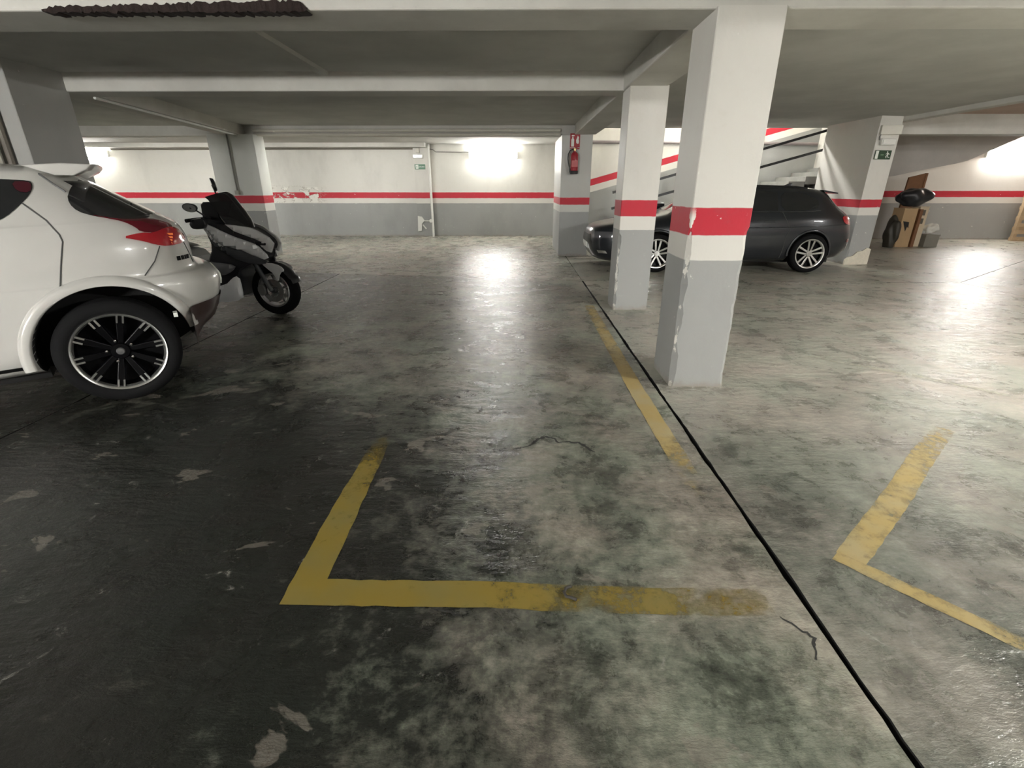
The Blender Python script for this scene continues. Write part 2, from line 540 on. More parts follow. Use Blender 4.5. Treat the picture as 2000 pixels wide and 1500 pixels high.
def column(poly, z1, mat, label, chips=(), chip_z=0.95, cham=0.006):
    """column with every arris a little rounded; corners in chips are knocked about below chip_z"""
    rows = []
    z = 0.0
    while z < z1 - 1e-4:
        rows.append(z)
        z += 0.035 if z < 1.2 else 0.4
    rows.append(z1)
    n = len(poly)
    mb = MB()
    vs = []
    rnd = {c: 0.0 for c in range(n)}
    for z in rows:
        for i in range(n):
            p, a, b = Vector(poly[i]), Vector(poly[i - 1]), Vector(poly[(i + 1) % n])
            c = cham
            if i in chips and z < chip_z:
                rnd[i] = 0.55 * rnd[i] + random.uniform(0, 0.018)
                c = cham + rnd[i]
            for q in (p + (a - p).normalized() * c, p + (b - p).normalized() * c):
                vs.append((q.x, q.y, z))
    m = 2 * n
    k = len(rows)
    fs = [(j * m + i, j * m + (i + 1) % m, (j + 1) * m + (i + 1) % m, (j + 1) * m + i) for j in range(k - 1) for i in range(m)]
    fs += [tuple(range(m))[::-1], tuple(range((k - 1) * m, k * m))]
    o = mb.add(vs, fs).build('column', mat)
    return tag(o, label, 'column', 'columns of the garage')


def rect(x0, x1, y0, y1):
    return [(x0, y0), (x1, y0), (x1, y1), (x0, y1)]


c_near = column(rect(1.158, 1.558, 3.425, 3.875), ZB - 0.012, PM['near'], 'nearest square column with red band, chipped white corner at its foot', (0, 1), 1.15)
c_mid = column(rect(1.187, 1.598, 5.92, 6.30), ZB + 0.012, PM['mid'], 'second red-banded column from the camera, just behind the nearest one', (0,), 0.9)
c_ext = column(rect(0.907, 1.53, 11.0, 12.9), ZB + 0.01, PM['ext'], 'grey column that carries the red fire extinguisher')
c_rear = column(rect(-6.275, -5.33, 10.9, 11.35), ZB + 0.01, PM['leftcol'], 'broad pale column behind the parked scooter')
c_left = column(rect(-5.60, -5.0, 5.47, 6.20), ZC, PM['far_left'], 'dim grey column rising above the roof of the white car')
c_right = column([(6.405, 9.744), (6.87, 9.85), (6.87, 11.3), (6.37, 11.3)], ZC, PM['rcol'], 'column with the running-man exit sign behind the dark car', (0,), 0.3)
# broken white plaster at the foot of the right column
m_plaster = simple('bare_plaster', (0.62, 0.58, 0.48), 0.9, vary=0.2, vscale=20, bump=0.5)
mb = MB()
pts = [(6.36, 0.0), (6.36, 0.10), (6.43, 0.15), (6.52, 0.17), (6.60, 0.24), (6.72, 0.26), (6.80, 0.31), (6.89, 0.29), (6.89, 0.0)]
def fy(x): return 9.744 + (x - 6.405) * 0.228
vs = [(x, fy(x) - 0.028, z) for x, z in pts] + [(x, fy(x) + 0.01, z) for x, z in pts]
k = len(pts)
mb.add(vs, [tuple(range(k))] + [(i, i + 1, k + i + 1, k + i) for i in range(k - 1)])
mb.build('plaster_patch', m_plaster, c_right)

# pilaster carrying the small exit sign, with its white corner bead
pil = tag(box_obj('pilaster', (-3.02, 15.55, 0.001), (-2.58, 15.698, 2.455), PM['back']), 'shallow wall pilaster with a small green exit sign on it', 'pilaster')
m_wplast = simple('white_plastic', (0.72, 0.72, 0.68), 0.35, vary=0.05)
m_wplast2 = simple('cream_pipe', (0.60, 0.58, 0.51), 0.45, vary=0.1)


# ------------------------------------------------------------------ fluorescent fittings
m_diffs = {}


def lamp(name, c, length, strength, label, axis='x', face=(0, -1, 0), h=0.13, dep=0.10):
    """weatherproof batten: white tray, glowing diffuser, two end caps. c = centre of the back plate, face = outward direction (-y or -z)"""
    root = empty(name, c, math.pi if face[1] > 0 else 0, label, 'lamp', 'fluorescent fittings')
    if strength not in m_diffs:
        m_diffs[strength] = emissive('glowing_diffuser', (1.0, 0.985, 0.945), strength)
    L = length / 2
    mb, dm, cm = MB(), MB(), [MB(), MB()]
    if face[1]:
        mb.box((-L, -0.045, -h / 2), (L, 0.0, h / 2))
        dm.box((-L + 0.02, -dep, -h / 2 + 0.006), (L - 0.02, -0.046, h / 2 - 0.006))
        for k, s in enumerate((-1, 1)):
            cm[k].box((s * (L + 0.015) - 0.02, -dep + 0.02, -h / 2 + 0.01), (s * (L + 0.015) + 0.02, -0.005, h / 2 - 0.01))
    else:
        mb.box((-L, -h / 2, -0.045), (L, h / 2, 0.0))
        dm.box((-L + 0.02, -h / 2 + 0.006, -dep), (L - 0.02, h / 2 - 0.006, -0.046))
        for k, s in enumerate((-1, 1)):
            cm[k].box((s * (L + 0.015) - 0.02, -h / 2 + 0.01, -dep + 0.02), (s * (L + 0.015) + 0.02, h / 2 - 0.01, -0.005))
    mb.build('tray', m_wplast, root, 0.008)
    dm.build('diffuser', m_diffs[strength], root, 0.02, 3)
    for q in cm:
        q.build('end_cap', m_wplast, root, 0.006)
    return root


lamp('fluorescent_light', (-0.70, 15.7, 2.275), 1.36, LAMP_BACK, 'lit fluorescent fitting on the rear wall, left of the extinguisher column', h=0.19)
lamp('fluorescent_light', (-12.72, 15.7, 2.33), 1.36, LAMP_LEFT, 'lit fluorescent fitting on the rear wall above the white car', h=0.19)
lamp('fluorescent_light', (13.55, 14.8, 2.25), 1.5, LAMP_RIGHT, 'lit fluorescent fitting at the right edge, above the pallet', h=0.19)
lamp('fluorescent_light', (4.6, 13.0, 3.55), 1.36, LAMP_STAIR, 'fluorescent fitting high on the staircase wall', h=0.16)
lamp('fluorescent_light', (5.5, 1.1, ZC - 0.002), 1.4, LAMP_NEAR, 'ceiling fluorescent fitting over the right-hand bays', face=(0, 0, -1), h=0.17)
lamp('fluorescent_light', (-4.4, -4.5, 1.85), 1.4, LAMP_REAR, 'wall fluorescent fitting behind the camera, on the left', face=(0, 1, 0), h=0.19)
lamp('fluorescent_light', (-4.2, 11.502, 2.475), 1.4, FILL_BEAM, 'added unseen fill light on the far side of the beam, behind the scooter', face=(0, 1, 0), h=0.16)  # this and the next are added behind the beam to brighten the rear wall
lamp('fluorescent_light', (-9.4, 11.502, 2.475), 1.4, FILL_BEAM, 'added unseen fill light on the far side of the beam, above the white car', face=(0, 1, 0), h=0.16)
lamp('fluorescent_light', (-11.5, 3.882, 2.475), 1.4, FILL_SIDE, 'added unseen fill light on the first beam, far to the left', face=(0, 1, 0), h=0.16)  # this and the next are added out of view to raise the ambient light
lamp('fluorescent_light', (11.5, 3.0, 2.998), 1.4, FILL_SIDE, 'added unseen ceiling fill light in the raised bay at right', face=(0, 0, -1), h=0.16)


# ------------------------------------------------------------------ painted floor markings
MARK = [0]


def marking(name, strips, mat, label):
    """strips: list of (centre-line points [(x,y,width,wear)...]) laid 1.5 mm proud of the slabs"""
    V, F, Wr = [], [], []
    for pts in strips:
        fine = []
        for (a, b) in zip(pts[:-1], pts[1:]):
            L = math.hypot(b[0] - a[0], b[1] - a[1])
            k = max(2, int(L / 0.05))
            fine += [tuple(a[i] + (b[i] - a[i]) * j / k for i in range(4)) for j in range(k)]
        fine.append(pts[-1])
        base = len(V)
        zz = 0.0012 + 0.0007 * len(bpy.data.collections) + 0.0006 * (MARK[0] % 3)
        MARK[0] += 1
        for i, (x, y, w, we) in enumerate(fine):
            a, b = fine[max(i - 1, 0)], fine[min(i + 1, len(fine) - 1)]
            d = Vector((b[0] - a[0], b[1] - a[1])).normalized()
            nx, ny = -d.y, d.x
            for s in (-1, -0.33, 0.33, 1):
                j = random.uniform(-.003, .003) if abs(s) == 1 else 0
                V.append((x + nx * (w / 2 * s + j), y + ny * (w / 2 * s + j), zz))
                Wr.append(we + (0.05 if abs(s) == 1 else 0))
        m = len(fine)
        F += [(base + i * 4 + k, base + i * 4 + k + 1, base + (i + 1) * 4 + k + 1, base + (i + 1) * 4 + k) for i in range(m - 1) for k in range(3)]
    me = bpy.data.meshes.new(name)
    me.from_pydata(V, [], F)
    at = me.attributes.new('wear', 'FLOAT', 'POINT')
    for i, w in enumerate(Wr):
        at.data[i].value = w
    o = link(name, me, mat)
    return tag(o, label, 'floor marking', 'painted floor markings')


m_yellow = worn_paint_mat('yellow_line_paint', (0.28, 0.20, 0.036), (0.25, 0.20, 0.06))
m_yellow_r = worn_paint_mat('orange_yellow_line_paint', (0.47, 0.35, 0.13), (0.46, 0.38, 0.20))
m_pale = worn_paint_mat('pale_line_paint', (0.42, 0.40, 0.30), (0.48, 0.47, 0.40))
marking('bay_marking', [[(-0.79, 1.36, .135, .22), (-0.80, 1.9, .13, .30), (-0.80, 2.35, .11, .40), (-0.80, 2.62, .08, .62)]], m_yellow, 'yellow stroke at the left side of the empty bay')
marking('bay_marking', [[(-0.855, 1.385, .125, .22), (-0.1, 1.38, .125, .30), (0.15, 1.365, .125, .46), (0.50, 1.355, .125, .42), (0.92, 1.35, .125, .52)]], m_yellow, 'yellow line across the near end of the empty bay')
marking('bay_marking', [[(0.92, 6.15, .12, .44), (0.90, 4.0, .12, .36), (0.895, 3.3, .12, .22), (0.90, 2.7, .115, .30), (0.905, 2.3, .11, .52), (0.905, 1.9, .10, .66)]], m_yellow_r, 'long yellow line beside the floor joint, left of the columns')
marking('bay_marking', [[(1.36, 1.58, .11, .34), (1.90, 2.05, .115, .38), (2.3, 2.42, .115, .40), (2.68, 2.74, .10, .56)]], m_yellow_r, 'slanting yellow stroke of the angled bay at right')
marking('bay_marking', [[(1.31, 1.60, .07, .36), (1.62, 1.25, .075, .40), (1.80, 1.04, .06, .66)]], m_yellow_r, 'short near arm of the angled yellow corner at right')
marking('bay_marking', [[(2.60, 4.14, .05, .44), (3.16, 3.70, .06, .40), (3.7, 3.12, .06, .5), (4.4, 2.5, .06, .5)]], m_pale, 'faint pale line on the floor right of the nearest column')
marking('bay_marking', [[(0.80, 7.98, .10, .40), (1.30, 7.96, .10, .42)]], m_pale, 'short white dash on the floor by the second column')
marking('bay_marking', [[(-3.75, 3.62, .13, .2), (-4.6, 3.25, .13, .3)]], m_yellow, 'yellow line showing under the sill of the white car')


# ------------------------------------------------------------------ staircase and handrail
m_step = simple('step_concrete', (0.20, 0.20, 0.185), 0.8, vary=0.3, vscale=5)
m_string = simple('stringer_plaster', (0.60, 0.58, 0.52), 0.8, vary=0.15, vscale=3, bump=0.2)
m_black = simple('black_paint', (0.012, 0.012, 0.012), 0.4)
st = empty('staircase', (2.0, 11.62, 0), 0, 'shallow concrete staircase rising to the right behind the dark car', 'staircase')
SL = 0.281
def tread(x): return max(0.08, 1.60 + (x - 6.6) * SL)
x = 2.0
i = 0
while x < 7.1:
    z = tread(x + 0.36)
    x1 = min(x + 0.36, 7.19)
    box_obj('step', (x - 2.0, 0.0, max(0, z - 0.16)), (x1 - 2.0 - 0.002, 1.36, z), m_step, st, 0.006)
    x += 0.36
MB().prism([(0, 0), (5.18, 0), (5.18, tread(7.18) - 0.30), (0, 0.02)], -0.045, 0.10, 'y').build('stringer', m_string, st, 0.005)
hr = empty('handrail', (3.0, 11.53, 0), 0, 'black two-bar handrail along the staircase', 'handrail')
for z0, z1 in ((1.545, 2.535), (1.215, 2.165)):
    MB().bar((-0.9, 0, z0 - 0.9 * SL + (0.0)), (3.6, 0, z1), 0.045, 0.05).build('rail', m_black, hr)
for px in (0.0, 1.8, 3.6):
    zt = 1.545 + px * (0.99 / 3.6)
    MB().box((px - 0.022, -0.022, tread(3.0 + px) - 0.12 if px < 3.5 else 2.08), (px + 0.022, 0.022, zt)).build('post', m_black, hr)
# lone wall pipes behind the stairs
def pipe(name, pts, r, mat, label, cat='pipe', group=None):
    return tag(MB().tube(pts, r, 8).build(name, mat, None, smooth=40), label, cat, group)
m_pipe_grey = simple('grey_pipe', (0.20, 0.195, 0.18), 0.5)
pipe('wall_pipe', [(1.65, 12.95, 2.405), (7.15, 12.95, 2.36)], 0.035, simple('brown_grey_pipe', (0.22, 0.19, 0.19), 0.5), 'dark pipe along the wall behind the handrail')

# ------------------------------------------------------------------ pipes and conduits
m_rust = simple('dark_conduit', (0.16, 0.14, 0.115), 0.6)
pipe('ceiling_pipe', [(-5.4, 11.10, 2.475), (0.88, 11.10, 2.475)], 0.032, m_wplast2, 'upper of two pale pipes along the beam before the rear wall', 'pipe', 'pipes on the beam')
pipe('ceiling_pipe', [(-5.4, 11.10, 2.40), (0.88, 11.10, 2.40)], 0.026, m_wplast2, 'lower of two pale pipes along the beam before the rear wall', 'pipe', 'pipes on the beam')
pipe('ceiling_pipe', [(-4.96, 6.5, ZB - 0.012), (-5.62, 10.85, ZB - 0.012)], 0.016, m_wplast, 'thin white pipe under the skewed beam at left')
pipe('conduit', [(-11.9, 15.66, 2.435), (-7.7, 15.66, 2.435), (-3.05, 15.66, 2.44)], 0.018, m_rust, 'dark conduit running along the top of the rear wall')
pipe('conduit', [(-2.58, 15.66, 2.44), (-2.46, 15.66, 2.42), (-2.38, 15.66, 2.36), (-1.40, 15.66, 2.35)], 0.011, m_pipe_grey, 'thin cable feeding the rear wall light')
pipe('conduit', [(-2.56, 15.50, 2.55), (-2.555, 15.50, 0.0)], 0.036, m_wplast, 'white vertical pipe beside the small exit sign')
pipe('conduit', [(-5.84, 10.87, 2.40), (-5.84, 10.87, 1.33)], 0.016, m_pipe_grey, 'thin dark conduit down the broad column behind the scooter')
tag(MB().box((-5.88, 10.83, 1.26), (-5.80, 10.90, 1.34)).build('switch_box', simple('switch_grey', (0.35, 0.33, 0.28), 0.5), None, 0.006), 'little box at the foot of the column conduit', 'switch')
pipe('downpipe', [(-5.30, 5.40, ZC), (-5.30, 5.40, 0.0)], 0.05, m_wplast2, 'thick pale downpipe before the dim column')
pipe('downpipe', [(-5.185, 5.43, ZC), (-5.185, 5.43, 0.0)], 0.03, m_rust, 'dark slim downpipe beside the pale one', 'pipe')
pipe('downpipe', [(-5.44, 5.43, ZC), (-5.44, 5.43, 0.0)], 0.03, m_wplast2, 'slim pale downpipe at the left picture edge', 'pipe')
# broken valve on the pilaster
vv = empty('wall_valve', (-3.0, 15.5, 0.15), 0, 'white valve with a broken bracket low on the pilaster', 'valve')
MB().prism([(-0.02, 0.0), (0.10, 0.02), (0.11, 0.22), (0.20, 0.32), (0.12, 0.43), (0.0, 0.45)], 0.0, 0.05, 'y').build('bracket', m_wplast, vv, 0.008)
MB().tube([(0.10, 0.02, 0.31), (0.44, 0.01, 0.31)], 0.018, 8).build('pipe', m_wplast, vv)
MB().lathe([(0.0, -0.05), (0.05, -0.05), (0.055, 0.03), (0.0, 0.03)], 16, 'y', (0.40, 0.0, 0.31)).build('wheel', m_wplast, vv, smooth=40)
MB().tube([(0.14, 0.0, 0.20), (0.24, -0.02, 0.08)], 0.02, 8).build('lever', m_wplast, vv)

# ------------------------------------------------------------------ signs, extinguisher, emergency lights
m_green = simple('sign_green', (0.015, 0.12, 0.05), 0.4, vary=0.05)
m_swhite = simple('sign_white', (0.75, 0.77, 0.72), 0.4, vary=0.03)
m_sred = simple('sign_red', (0.30, 0.014, 0.02), 0.4, vary=0.08)


def text_mesh(body, size, depth=0.002):
    cu = bpy.data.curves.new('txt', 'FONT')
    cu.body = body
    cu.size = size
    cu.extrude = depth / 2
    cu.align_x = 'CENTER'
    cu.align_y = 'CENTER'
    tmp = bpy.data.objects.new('txt', cu)
    col.objects.link(tmp)
    dg = bpy.context.evaluated_depsgraph_get()
    me = bpy.data.meshes.new_from_object(tmp.evaluated_get(dg))
    bpy.data.objects.remove(tmp)
    me.transform(Matrix.Rotation(R(90), 4, 'X'))
    return me


def running_man(parent, cx, cz, h, mirror=1):
    """white pictogram, in the sign's x-z plane just before its face"""
    y0, y1 = -0.009, -0.003
    mb = MB()
    mb.lathe([(0.0, y0), (h * 0.10, y0), (h * 0.10, y1)], 14, 'y', (cx + mirror * h * 0.10, 0, cz + h * 0.40))
    P = lambda pts: mb.prism([(cx + mirror * a * h, cz + b * h) for a, b in pts], y0, y1, 'y')
    P([(-0.10, 0.28), (0.10, 0.30), (0.06, -0.06), (-0.14, -0.06)])
    P([(-0.10, 0.28), (-0.36, 0.10), (-0.30, 0.04), (-0.08, 0.18)])
    P([(0.08, 0.28), (0.34, 0.12), (0.30, 0.05), (0.06, 0.18)])
    P([(0.06, -0.04), (0.28, -0.18), (0.16, -0.44), (0.08, -0.40), (0.14, -0.20), (-0.06, -0.08)])
    P([(-0.02, -0.04), (-0.20, -0.26), (-0.44, -0.30), (-0.44, -0.38), (-0.16, -0.36), (0.02, -0.10)])
    return mb.build('running_man', m_swhite, parent)


# small sign on the pilaster: door pictogram + word
s1 = empty('exit_sign', (-2.845, 15.545, 1.958), 0, 'small green exit sign with white door on the rear wall pilaster', 'sign')
MB().box((-0.155, -0.003, -0.068), (0.155, 0.004, 0.068)).build('plate', m_green, s1)
MB().prism([(-0.125, -0.05), (-0.045, -0.05), (-0.045, 0.05), (-0.125, 0.05)], -0.009, -0.003, 'y').build('door_symbol', m_swhite, s1)
running_man(s1, -0.085, 0.0, 0.075).data.materials[0] = m_green
bpy.data.objects['running_man'].location.y = -0.004
link('lettering', text_mesh('SALIDA', 0.05), m_swhite, s1).location = (0.055, -0.005, 0.0)
# sign on the right column face
ang = math.atan2(0.228, 1)
s2 = empty('exit_sign', (6.61, 9.775, 1.945), ang, 'green running-man exit sign on the column behind the dark car', 'sign')
MB().box((-0.175, -0.004, -0.075), (0.175, 0.004, 0.075)).build('plate', simple('sign_dark_green', (0.02, 0.055, 0.025), 0.4), s2)
MB().box((-0.165, -0.009, -0.065), (-0.105, -0.004, 0.065)).build('door_symbol', m_swhite, s2)
MB().box((-0.055, -0.009, -0.012), (0.01, -0.004, 0.012)).build('arrow', simple('sign_dim_green', (0.12, 0.2, 0.12), 0.4), s2)
running_man(s2, 0.095, 0.0, 0.12, -1)


def emergency_light(loc, rz, label):
    e = empty('emergency_light', loc, rz, label, 'emergency light', 'emergency lights')
    MB().box((-0.15, -0.05, -0.055), (0.15, 0.0, 0.055)).build('housing', m_wplast, e, 0.012)
    MB().box((-0.135, -0.062, -0.04), (0.135, -0.05, 0.04)).build('lens', simple('frosted_lens', (0.8, 0.8, 0.76), 0.15, coat=0.6, vary=0.02), e, 0.005)
    return e


emergency_light((-2.88, 15.55, 2.235), 0, 'white emergency light above the small exit sign')
emergency_light((6.62, 9.775, 2.155), ang, 'white emergency light above the running-man sign')
tag(MB().box((6.40 + 0.03, 9.70, 2.27), (6.80, 9.73 + 0.055, 2.42)).build('junction_box', m_wplast2, None, 0.01), 'pale junction box at the head of the right column', 'junction box')
tag(MB().box((-2.93, 15.49, 2.33), (-2.83, 15.55, 2.45)).build('junction_box', m_wplast2, None, 0.008), 'pale junction box over the pilaster emergency light', 'junction box')
pipe('conduit', [(6.46, 9.72, 2.30), (6.44, 9.72, 2.24), (6.46, 9.73, 2.18)], 0.012, m_pipe_grey, 'short curved cable beside the right emergency light')

# fire extinguisher and its sign on the grey column
s3 = empty('extinguisher_sign', (1.17, 10.995, 2.27), 0, 'red extinguisher sign above the fire extinguisher', 'sign')
MB().box((-0.10, -0.004, -0.14), (0.10, 0.004, 0.14)).build('plate', m_sred, s3)
mb = MB()
mb.prism([(-0.075, -0.10), (-0.02, -0.10), (-0.02, 0.03), (-0.035, 0.05), (-0.035, 0.08), (-0.06, 0.08), (-0.06, 0.05), (-0.075, 0.03)], -0.009, -0.004, 'y')
mb.box((-0.07, -0.009, 0.09), (-0.015, -0.004, 0.11))
mb.build('extinguisher_symbol', m_swhite, s3)
mb = MB()
mb.prism([(0.025, -0.03), (0.045, -0.05), (0.075, -0.045), (0.08, 0.0), (0.07, 0.03), (0.075, 0.07), (0.05, 0.10), (0.035, 0.05), (0.02, 0.02)], -0.009, -0.004, 'y')
mb.build('flame_symbol', m_swhite, s3)
MB().box((-0.095, -0.008, -0.125), (0.095, -0.004, -0.115)).build('rule', m_swhite, s3)
m_exred = simple('extinguisher_red', (0.33, 0.018, 0.03), 0.22, coat=0.8, vary=0.05)
fe = empty('fire_extinguisher', (1.165, 10.90, 1.665), 0, 'red fire extinguisher hanging on the grey column', 'extinguisher')
MB().lathe([(0.0, 0.0), (0.07, 0.0), (0.078, 0.02), (0.078, 0.33), (0.07, 0.365), (0.045, 0.395), (0.025, 0.405), (0.025, 0.43), (0.0, 0.43)], 28, 'z').build('cylinder', m_exred, fe, smooth=40)
MB().lathe([(0.0, -0.012), (0.076, -0.012), (0.082, 0.0), (0.082, 0.045), (0.0785, 0.05)], 28, 'z').build('foot_ring', m_black, fe, smooth=40)
MB().lathe([(0.0, 0.425), (0.03, 0.425), (0.03, 0.465), (0.0, 0.465)], 14, 'z').build('valve', simple('brass', (0.5, 0.4, 0.2), 0.35, 0.9), fe, smooth=40)
MB().bar((-0.01, 0, 0.47), (0.09, -0.01, 0.50), 0.025, 0.012).bar((-0.01, 0, 0.455), (0.085, -0.01, 0.455), 0.025, 0.012).build('lever', m_exred, fe)
MB().tube([(-0.03, 0, 0.45), (-0.09, -0.01, 0.43), (-0.13, -0.02, 0.36), (-0.135, -0.02, 0.27), (-0.115, -0.02, 0.17), (-0.09, -0.02, 0.08)], 0.012, 8).build('hose', m_black, fe, smooth=60)
MB().tube([(-0.09, -0.02, 0.09), (-0.082, -0.02, 0.02)], [0.012, 0.02], 10).build('nozzle', m_black, fe, smooth=60)
MB().box((-0.06, -0.081, 0.12), (0.06, -0.060, 0.24)).build('label_sticker', simple('sticker', (0.45, 0.10, 0.10), 0.4), fe)
MB().bar((0, 0.06, 0.40), (0, 0.10, 0.40), 0.05, 0.08).build('bracket', m_black, fe)

# red hose cabinet edge on the flank of the right column
hc = empty('hose_cabinet', (6.875, 10.25, 1.44), 0, 'narrow red hose cabinet on the flank of the right column', 'cabinet')
MB().box((0.0, 0.0, 0.0), (0.10, 0.60, 0.78)).build('body', m_sred, hc, 0.008)
MB().box((0.10, 0.03, 0.50), (0.16, 0.5, 0.76)).build('cover', m_sred, hc, 0.008)

# ------------------------------------------------------------------ things stacked by the right wall
m_card = simple('cardboard', (0.42, 0.29, 0.16), 0.85, vary=0.15, vscale=4)
m_card2 = simple('cardboard_pale', (0.55, 0.46, 0.33), 0.85, vary=0.12, vscale=4)
m_tape = simple('brown_wood', (0.17, 0.075, 0.03), 0.6, vary=0.3, vscale=12)
m_bag = simple('black_plastic', (0.012, 0.013, 0.016), 0.3, vary=0.4, vscale=12)


def carton(loc, rz, w, d, h, mat, label):
    c = empty('cardboard_box', loc, rz, label, 'box', 'boxes by the right wall')
    MB().box((-w / 2, -d / 2, 0), (w / 2, d / 2, h)).build('carton', mat, c, 0.006)
    for s in (-1, 1):
        MB().bar((s * w / 2 * 0.98, -d / 2, h + 0.003), (s * w / 2 * 0.98, d / 2, h + 0.003), 0.05, 0.008).build('flap', mat, c)
    return c


cb = carton((9.72, 13.0, 0), 0.1, 0.36, 0.34, 0.92, m_card, 'tall brown cardboard box standing beside the right column')
MB().prism([(-0.14, 0.62), (0.02, 0.60), (0.04, 0.46), (0.0, 0.50), (-0.02, 0.38), (-0.08, 0.50)], -0.178, -0.172, 'y').build('torn_hole', m_black, cb)
cb2 = carton((10.13, 13.08, 0), 0.0, 0.22, 0.30, 0.95, m_card2, 'pale slim cardboard box with dark print between the boards')
for z in (0.55, 0.75):
    MB().box((-0.04, -0.156, z), (0.04, -0.150, z + 0.13)).build('print_mark', simple('print_dark', (0.10, 0.09, 0.07), 0.7), cb2)
wb = tag(MB().box((9.935, 12.80, 0), (10.010, 12.92, 0.90)).build('wooden_board', m_tape, None, 0.004), 'narrow brown wooden board between the two cardboard boxes', 'board')
wp = empty('wooden_sheet', (10.42, 13.75, 0), 0, 'tall dark brown panel leaning behind the boxes', 'panel')
MB().prism([(-0.36, 0), (0.12, 0), (0.12, 1.74), (-0.30, 1.64)], -0.02, 0.03, 'y').build('face_board', m_tape, wp, 0.003)
MB().box((0.10, -0.035, 0), (0.15, 0.035, 1.74)).build('edge_strip', m_tape, wp, 0.003)


def blob(name, loc, size, mat, label, cat, seed, rough=0.18):
    rnd = random.Random(seed)
    bm = bmesh.new()
    bmesh.ops.create_icosphere(bm, subdivisions=4, radius=1)
    dirs = [(Vector((rnd.uniform(-1, 1), rnd.uniform(-1, 1), rnd.uniform(-1, 1))).normalized(), rnd.uniform(4, 9), rnd.uniform(0, 6)) for _ in range(9)]
    for v in bm.verts:
        k = 1 + rough * sum(math.sin(v.co.dot(d) * f + p) for d, f, p in dirs) / 4
        v.co = Vector((v.co.x * size[0], v.co.y * size[1], max(-0.8, v.co.z) * size[2])) * k
        v.co.z += size[2] * 0.8
    me = bpy.data.meshes.new(name)
    bm.to_mesh(me)
    bm.free()
    o = link(name, me, mat, None, 50)
    o.location = loc
    return tag(o, label, cat)


blob('refuse_bag', (9.80, 12.98, 0.99), (0.40, 0.26, 0.22), m_bag, 'black plastic bag lying on top of the cardboard boxes', 'bag', 3)
blob('paper_bundle', (10.45, 12.95, 0.345), (0.16, 0.14, 0.12), simple('white_paper', (0.66, 0.65, 0.6), 0.7), 'crumpled white bundle resting on the grey crate', 'bundle', 5)
gc = empty('crate', (10.45, 12.98, 0), 0, 'low grey crate under the white bundle', 'crate')
MB().box((-0.17, -0.16, 0), (0.17, 0.16, 0.30)).build('body', simple('crate_grey', (0.20, 0.19, 0.16), 0.7), gc, 0.006)
MB().box((-0.18, -0.17, 0.26), (0.18, 0.17, 0.305)).build('rim', simple('crate_grey', (0.20, 0.19, 0.16), 0.7), gc, 0.006)
blob('refuse_bag', (9.37, 12.80, 0.0), (0.13, 0.2, 0.40), simple('dark_olive_plastic', (0.03, 0.026, 0.018), 0.5, vary=0.3), 'dark bag slumped on the floor beside the tall box', 'bag', 8)

# wooden pallet standing on edge at the right
m_wood = simple('pallet_wood', (0.46, 0.34, 0.21), 0.8, vary=0.22, vscale=9, bump=0.3)
pl = empty('pallet', (13.95, 14.38, 0), 0, 'wooden pallet standing on edge against the right wall', 'pallet')
for k in range(7):
    z = 0.0 + k * 0.185
    MB().box((0.0, -0.022, z), (1.0, 0.0, z + 0.10)).build('slat', m_wood, pl, 0.004)
for xx in (0.0, 0.45, 0.90):
    MB().box((xx, 0.0, 0.0), (xx + 0.10, 0.09, 1.21)).build('runner', m_wood, pl, 0.005)
for k in range(5):
    z = 0.0 + k * 0.277
    MB().box((0.0, 0.09, z), (1.0, 0.112, z + 0.10)).build('slat', m_wood, pl, 0.004)
MB().box((-0.03, -0.03, 0.0), (0.0, 0.02, 1.24)).build('corner_board', m_wood, pl, 0.004)


# ------------------------------------------------------------------ cars
def car_shell(rings, dc, k=5, nphi=120, nexp=4.2):
    """rings: (s_rear, z_rear, s_front, z_front, half_width). Returns verts, faces of a closed shell in (s, d, z); d = dc is the car's centre line"""
    rows = catmull(rings, k)
    V, F = [], []
    m = nphi
    for (sr, zr, sf, zf, w) in rows:
        a, c = (sr - sf) / 2, (sr + sf) / 2
        for i in range(m):
            # concentrate samples at the corners
            ph = 2 * math.pi * i / m
            cs, sn = math.cos(ph), math.sin(ph)
            e = 2 / nexp
            x = math.copysign(abs(cs) ** e, cs)
            y = math.copysign(abs(sn) ** e, sn)
            f = (1 - x) / 2
            f = f * f * (3 - 2 * f)
            # plan taper: a little narrower at the very ends
            tap = 1 - 0.06 * abs(x) ** 3
            V.append((c + a * x, dc + w * y * tap, zr + (zf - zr) * f))
    n = len(rows)
    F = [(j * m + i, j * m + (i + 1) % m, (j + 1) * m + (i + 1) % m, (j + 1) * m + i) for j in range(n - 1) for i in range(m)]
    F += [tuple(range(m))[::-1], tuple(range((n - 1) * m, n * m))]
    return V, F


